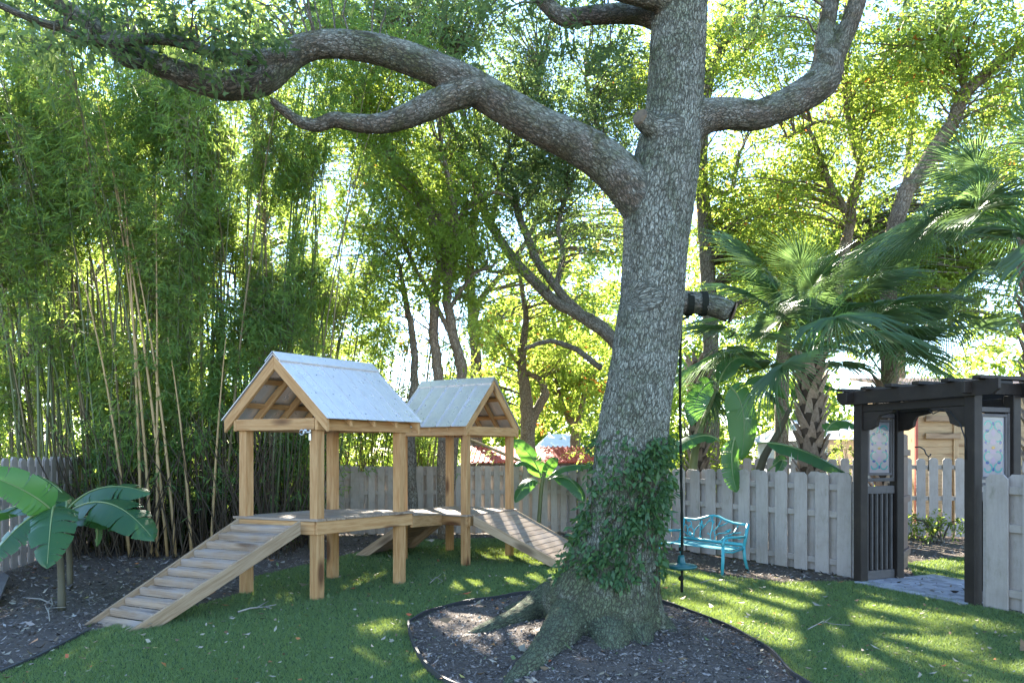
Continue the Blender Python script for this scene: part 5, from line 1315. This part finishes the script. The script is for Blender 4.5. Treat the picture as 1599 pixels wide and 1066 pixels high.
BOOT = wood('palm_boot', (.42, .31, .235), (.27, .19, .135), (.13, .09, .065), along='Z', var=.5)
FIBRE = plain('palm_fibre', (.12, .085, .062), .95, 0, .1, .5, 30)
bm = bmesh.new()                                         # one woody leaf base: a pointed trough
bp = [(-.075, 0, 0), (.075, 0, 0), (.055, .05, .12), (-.055, .05, .12), (-.028, .10, .22), (.028, .10, .22), (.012, .125, .27), (-.012, .125, .27)]
vs = [bm.verts.new(q) for q in bp] + [bm.verts.new((x * .8, y - .025, z)) for x, y, z in bp]
for f in [(0, 1, 2, 3), (3, 2, 5, 4), (4, 5, 6, 7)]: bm.faces.new([vs[i] for i in f][::-1]); bm.faces.new([vs[i + 8] for i in f])
for a, b in [(1, 2), (2, 5), (5, 6), (6, 7), (7, 4), (4, 3), (3, 0)]: bm.faces.new([vs[a], vs[b], vs[b + 8], vs[a + 8]])
bmesh.ops.recalc_face_normals(bm, faces=bm.faces[:]); BOOTM = bpy.data.meshes.new('leaf_base'); bm.to_mesh(BOOTM); bm.free(); BOOTM.materials.append(BOOT)
def palm(label, base, top, r0, fronds, seed, boots=True, scale=1.0):
    base, top = Vector(base), Vector(top); rg = random.Random(seed); p = thing('cabbage_palm', base, label, 'palm')
    m = MB(); pts = [base.lerp(top, i / 8) for i in range(9)]; m.tube(pts, [r0 * (1.05 if i == 0 else .86) for i in range(9)], 14); m.build('trunk', FIBRE, p)
    if boots:
        H = (top - base).length; n = int(H / .030); ga = 2.39996
        for i in range(n):
            s = i / n; c = base.lerp(top, s); a = ga * i * 1.0
            M = Matrix.Translation(c) @ Matrix.Rotation(a, 4, 'Z') @ Matrix.Translation((0, r0 * .80, 0)) @ Matrix.Rotation(rg.uniform(-.12, .10), 4, 'X') @ Matrix.Rotation(rg.uniform(-.15, .15), 4, 'Y') @ Matrix.Diagonal((rg.uniform(1.0, 1.35) * r0 / .2, 1.15, rg.uniform(.85, 1.2), 1))
            part('leaf_base', BOOTM, p, M)
    for i, (az, el, sc, vi) in enumerate(fronds):
        d = Vector((math.cos(az) * math.cos(el), math.sin(az) * math.cos(el), math.sin(el))); side = Zv.cross(d).normalized() if abs(d.z) < .98 else Vector((1, 0, 0))
        M = Matrix((d, side, d.cross(side))).transposed().to_4x4() @ Matrix.Rotation(rg.uniform(-.5, .5), 4, 'X')
        M = M @ Matrix.Scale(sc * scale, 4); M.translation = top + Zv * rg.uniform(-.05, .3) + d * r0 * .4
        part('frond', FR[vi % 6], p, M)
    return p
rp_ = random.Random(9)
fl = [(rp_.uniform(0, 6.283), math.radians(e + rp_.uniform(-8, 8)), rp_.uniform(.8, 1.08), i) for i, e in enumerate([85, 76, 70, 66, 62, 58, 54, 50, 46, 42, 38, 34, 30, 27, 24, 20, 16, 14, 12, 9, 6, 22, 30, 5, 14, 55, 40, 25, 64, 48])]
fl = [(i * 2.39996 + rp_.uniform(-.2, .2), e, s, v) for i, (a, e, s, v) in enumerate(fl)]
palm('cabbage palm with a criss-cross booted trunk standing behind the grey fence', P(1268, 0, 12.1) * Vector((1, 1, 0)) if False else (P(1268, 706, 12.1).x, 12.1, 0), (P(1266, 706, 12.1).x, 12.1, 3.2), .20, fl, 3, scale=.98)
fl2 = [(i * 2.39996 + rp_.uniform(-.2, .2), math.radians(e + rp_.uniform(-8, 8)), rp_.uniform(.9, 1.15), i) for i, e in enumerate([82, 74, 68, 62, 56, 52, 48, 44, 40, 36, 32, 28, 24, 20, 16, 12, 8, 4, 0, -4, -7, -10, 15, 34, 26, 28, 12, -8, 45, 18])]
palm('taller cabbage palm whose wide fronds enter from the right picture edge', (P(1632, 706, 10.6).x, 10.6, 0), (P(1622, 706, 10.6).x, 10.6, 4.6), .19, fl2, 4, scale=.98)
fl3 = [(i * 2.39996 + .6, math.radians(e), rp_.uniform(.75, .95), i) for i, e in enumerate([70, 48, 30, 14, 0, -14, -30, -42])]
palm('small fan palm half hidden between the oak trunk and the banana clump', (P(1092, 706, 13.4).x, 13.4, 0), (P(1090, 706, 13.4).x, 13.4, 3.35), .15, fl3, 5, scale=.85)
fl4 = [(i * 2.39996 + .2, math.radians(e), rp_.uniform(.75, .95), i) for i, e in enumerate([80, 68, 58, 50, 44, 38, 33, 28, 24, 62])]
palm('low fan palm with blue green fans under the right eave of the palm grove', (P(1376, 706, 13.2).x, 13.2, 0), (P(1385, 706, 13.2).x, 13.2, 2.9), .15, fl4, 6, scale=1.1)

# ================================================================== BANANAS
BSTEM = plain('banana_stem', (.16, .17, .06), .5, 0, .4, .4, 7); BSTEMD = plain('banana_stem_dark', (.10, .085, .05), .6, 0, .3, .4, 7)
RIB = plain('leaf_rib', (.20, .27, .10), .45)
def bleaf(parent, A, B, C, w, seed, tilt=.35, up=(0, 0, 1), petiole=.10, tatter=.4, tint=.5):
    """banana leaf along the arc A-B-C (B on the arc), half width w"""
    A, B, C = Vector(A), Vector(B), Vector(C); K = B * 2 - (A + C) / 2; rg = random.Random(seed); n = 22
    pt = lambda s: A * (1 - s) ** 2 + K * 2 * s * (1 - s) + C * s * s
    P_, V, F, T = [pt(i / n) for i in range(n + 1)], [], [], []
    offs = {1: 0.0, -1: 0.0}; brk = {1: True, -1: True}; last = {}
    for i in range(n):
        s0, s1 = petiole + (1 - petiole) * i / n, petiole + (1 - petiole) * (i + 1) / n
        a, b = pt(s0), pt(s1); t = (b - a).normalized(); side = t.cross(Vector(up)); side = side.normalized() if side.length > .05 else Vector((1, 0, 0)); nrm = side.cross(t)
        prof = lambda s: max(0.0, (min(1, (s - petiole) / .16)) ** .6 * (1 - max(0, (s - .55) / .45) ** 2.6) ** .75) if s > petiole else 0
        for sg in (1, -1):
            if brk[sg]: offs[sg] = rg.uniform(-.12, .14)
            ph = tilt + offs[sg]
            d = side * sg * math.cos(ph) - nrm * math.sin(ph)
            w0, w1 = w * prof(s0), w * prof(s1); sw = t * .10 * w
            v = [a, b, b + d * w1 * .55 + nrm * w * .05, a + d * w0 * .55 + nrm * w * .05, b + d * w1 + sw - nrm * w1 * .06, a + d * w0 + sw - nrm * w0 * .06]
            if not brk[sg] and sg in last: v[3], v[5] = last[sg]
            k = len(V); V += v; T += [min(1, max(0, tint + rg.uniform(-.1, .1)))] * 6; F += [(k, k + 1, k + 2, k + 3), (k + 3, k + 2, k + 4, k + 5)]
            last[sg] = (v[2], v[4]); brk[sg] = rg.random() < tatter
            if brk[sg]:                                   # a tear: pull the strip's outer corner back
                V[-2] = V[-2] - t * rg.uniform(.02, .10) * w
    M = WM[parent.name]; me = bpy.data.meshes.new('leaf'); Mi = M.inverted(); me.from_pydata([tuple(Mi @ q) for q in V], [], F)
    at = me.attributes.new('tint', 'FLOAT', 'POINT'); at.data.foreach_set('value', np.array(T, 'f4')); me.materials.append(LF_BAN)
    for q in me.polygons: q.use_smooth = True
    l = part('leaf', me, parent)
    m = MB(); m.tube([p + Vector((0, 0, .004)) for p in P_], [max(.0035, .016 * (1 - i / n) ** .8) for i in range(n + 1)], 6); m.build('midrib', RIB, l)
    return l
# plant at the left front
b1p = thing('banana_plant', G(97, 948), 'young banana plant with broad blue green leaves in the dark mulch left of the ramp', 'banana plant')
m = MB(); m.tube(cat([G(97, 951) - Zv * .03, P(96, 900, 8.05), P(92, 845, 8.05), P(88, 800, 8.08)], 4), [.042, .041, .039, .037, .036, .035, .034, .033, .032, .031, .029, .027, .023], 10); m.build('stem', BSTEMD, b1p)
Yb = 8.05
bleaf(b1p, P(86, 803, Yb), P(45, 770, Yb - .2), P(-30, 738, Yb - .5), .20, 1, -.25, (0, -.9, .6), tint=.95)
bleaf(b1p, P(86, 800, Yb), P(66, 752, Yb + .3), P(12, 745, Yb + .7), .24, 2, .45, tint=.3)
bleaf(b1p, P(87, 803, Yb), P(82, 800, Yb - .35), P(74, 886, Yb - .75), .235, 3, .30, (0, -.45, 1), tatter=.6, tint=.25)
bleaf(b1p, P(84, 808, Yb), P(45, 810, Yb - .15), P(-28, 888, Yb - .35), .20, 4, .35, (0, -.6, 1), tatter=.6, tint=.2)
bleaf(b1p, P(82, 806, Yb), P(30, 790, Yb + .45), P(-20, 815, Yb + .7), .17, 5, .3, tint=.15)
b2p = thing('banana_plant', G(110, 915), 'second banana plant just behind, its leaves reaching right over the mulch', 'banana plant')
m = MB(); m.tube(cat([G(110, 917) - Zv * .03, P(109, 870, 9.3), P(106, 820, 9.2), P(102, 800, 9.1)], 4), [.036] * 6 + [.034, .033, .032, .030, .029, .027, .025], 10); m.build('stem', BSTEMD, b2p)
Yc = 9.1
bleaf(b2p, P(103, 800, Yc), P(158, 762, Yc - .1), P(234, 770, Yc - .3), .21, 6, .40, (0, -.55, 1), tint=.35)
bleaf(b2p, P(104, 803, Yc - .1), P(170, 786, Yc - .5), P(240, 842, Yc - .8), .26, 7, .35, (0, -.5, 1), tatter=.55, tint=.3)
bleaf(b2p, P(106, 825, Yc), P(140, 806, Yc - .25), P(192, 826, Yc - .35), .16, 8, .4, (0, -.3, 1), tint=.2)
bleaf(b2p, P(150, 815, Yc - .2), P(153, 830, Yc - .2), P(151, 853, Yc - .2), .05, 9, .5, (0, -1, .2), tint=.85)
bleaf(b2p, P(102, 798, Yc), P(98, 770, Yc + .2), P(60, 742, Yc + .4), .2, 10, .4, tint=.2)
# plant in front of the back fence
Yd = 14.9
b3p = thing('banana_plant', P(846, 0, Yd) * 0 + v2(P(846, 706, Yd).x, Yd), 'sunlit young banana plant against the back fence left of the oak', 'banana plant')
m = MB(); m.tube(cat([v2(P(840, 706, Yd).x, Yd, -.03), P(843, 800, Yd), P(846, 760, Yd), P(850, 738, Yd)], 3), .04, 8); m.build('stem', BSTEM, b3p)
for i, (a, b, c, w, u, ti) in enumerate([((848, 756), (832, 716), (803, 688), .20, (0, -.9, .5), 1), ((846, 758), (826, 752), (805, 784), .17, (0, -.6, 1), .9), ((855, 748), (886, 728), (930, 729), .15, (0, -.4, 1), .8), ((856, 750), (888, 748), (913, 782), .19, (0, -.6, 1), 1), ((850, 752), (858, 728), (872, 718), .12, (0, -.9, .4), .6), ((850, 745), (822, 722), (806, 728), .12, (0, -.4, 1), .5)]):
    bleaf(b3p, P(*a, Yd), P(*b, Yd - .1), P(*c, Yd - .25), w, 20 + i, .3, u, tatter=.2, tint=ti)
# clump behind the right fence
Ye = 12.2
b4p = thing('banana_plant', v2(P(1083, 706, Ye + .6).x, Ye + .6), 'banana plant with a big glowing upright leaf behind the fence near the oak', 'banana plant')
m = MB(); m.tube(cat([v2(P(1076, 706, Ye + .6).x, Ye + .6), P(1083, 729, Ye + .6), P(1093, 678, Ye + .5), P(1118, 607, Ye + .4)], 4), [.075] * 5 + [.07, .065, .06, .055, .05, .045, .04, .03], 9); m.build('stem', BSTEM, b4p)
for i, (a, b, c, w, u, ti, dy) in enumerate([((1135, 600), (1160, 640), (1158, 716), .27, (.15, -1, .1), 1, 0), ((1117, 595), (1094, 612), (1080, 664), .20, (-.4, -.9, .5), .4, .3), ((1124, 690), (1089, 682), (1036, 716), .16, (0, -.6, 1), .3, .1), ((1120, 605), (1150, 560), (1190, 575), .2, (0, -.5, 1), .4, .5), ((1148, 682), (1143, 722), (1151, 768), .165, (.3, -1, .1), .6, -.85)]):
    bleaf(b4p, P(*a, Ye + dy), P(*b, Ye + dy), P(*c, Ye + dy - .02), w, 40 + i, .15, u, tatter=.15 if i == 0 else .35, petiole=.04, tint=ti)
b5p = thing('banana_plant', v2(P(1178, 706, 12.5).x, 12.5), 'banana plant leaning by the palm trunk with a long leaf over the fence top', 'banana plant')
m = MB(); m.tube(cat([v2(P(1172, 706, 12.5).x, 12.5), P(1187, 733, 12.3), P(1215, 678, 12.1), P(1235, 636, 11.9)], 4), [.07] * 5 + [.065, .06, .06, .055, .05, .045, .04, .03], 9); m.build('stem', BSTEMD, b5p)
for i, (a, b, c, w, u, ti, Y0) in enumerate([((1183, 692), (1246, 701), (1322, 740), .19, (0, -.7, 1), .25, 11.2), ((1288, 682), (1306, 658), (1342, 668), .15, (0, -.6, 1), .8, 11.4), ((1235, 636), (1262, 600), (1310, 610), .17, (0, -.5, 1), .3, 12.6), ((1233, 640), (1205, 590), (1165, 600), .19, (0, -.5, 1), .35, 12.4), ((1200, 735), (1222, 718), (1212, 742), .09, (0, -1, .3), .5, 11.7)]):
    bleaf(b5p, P(*a, Y0), P(*b, Y0), P(*c, Y0 - .1), w, 60 + i, .3, u, tatter=.25, tint=ti)
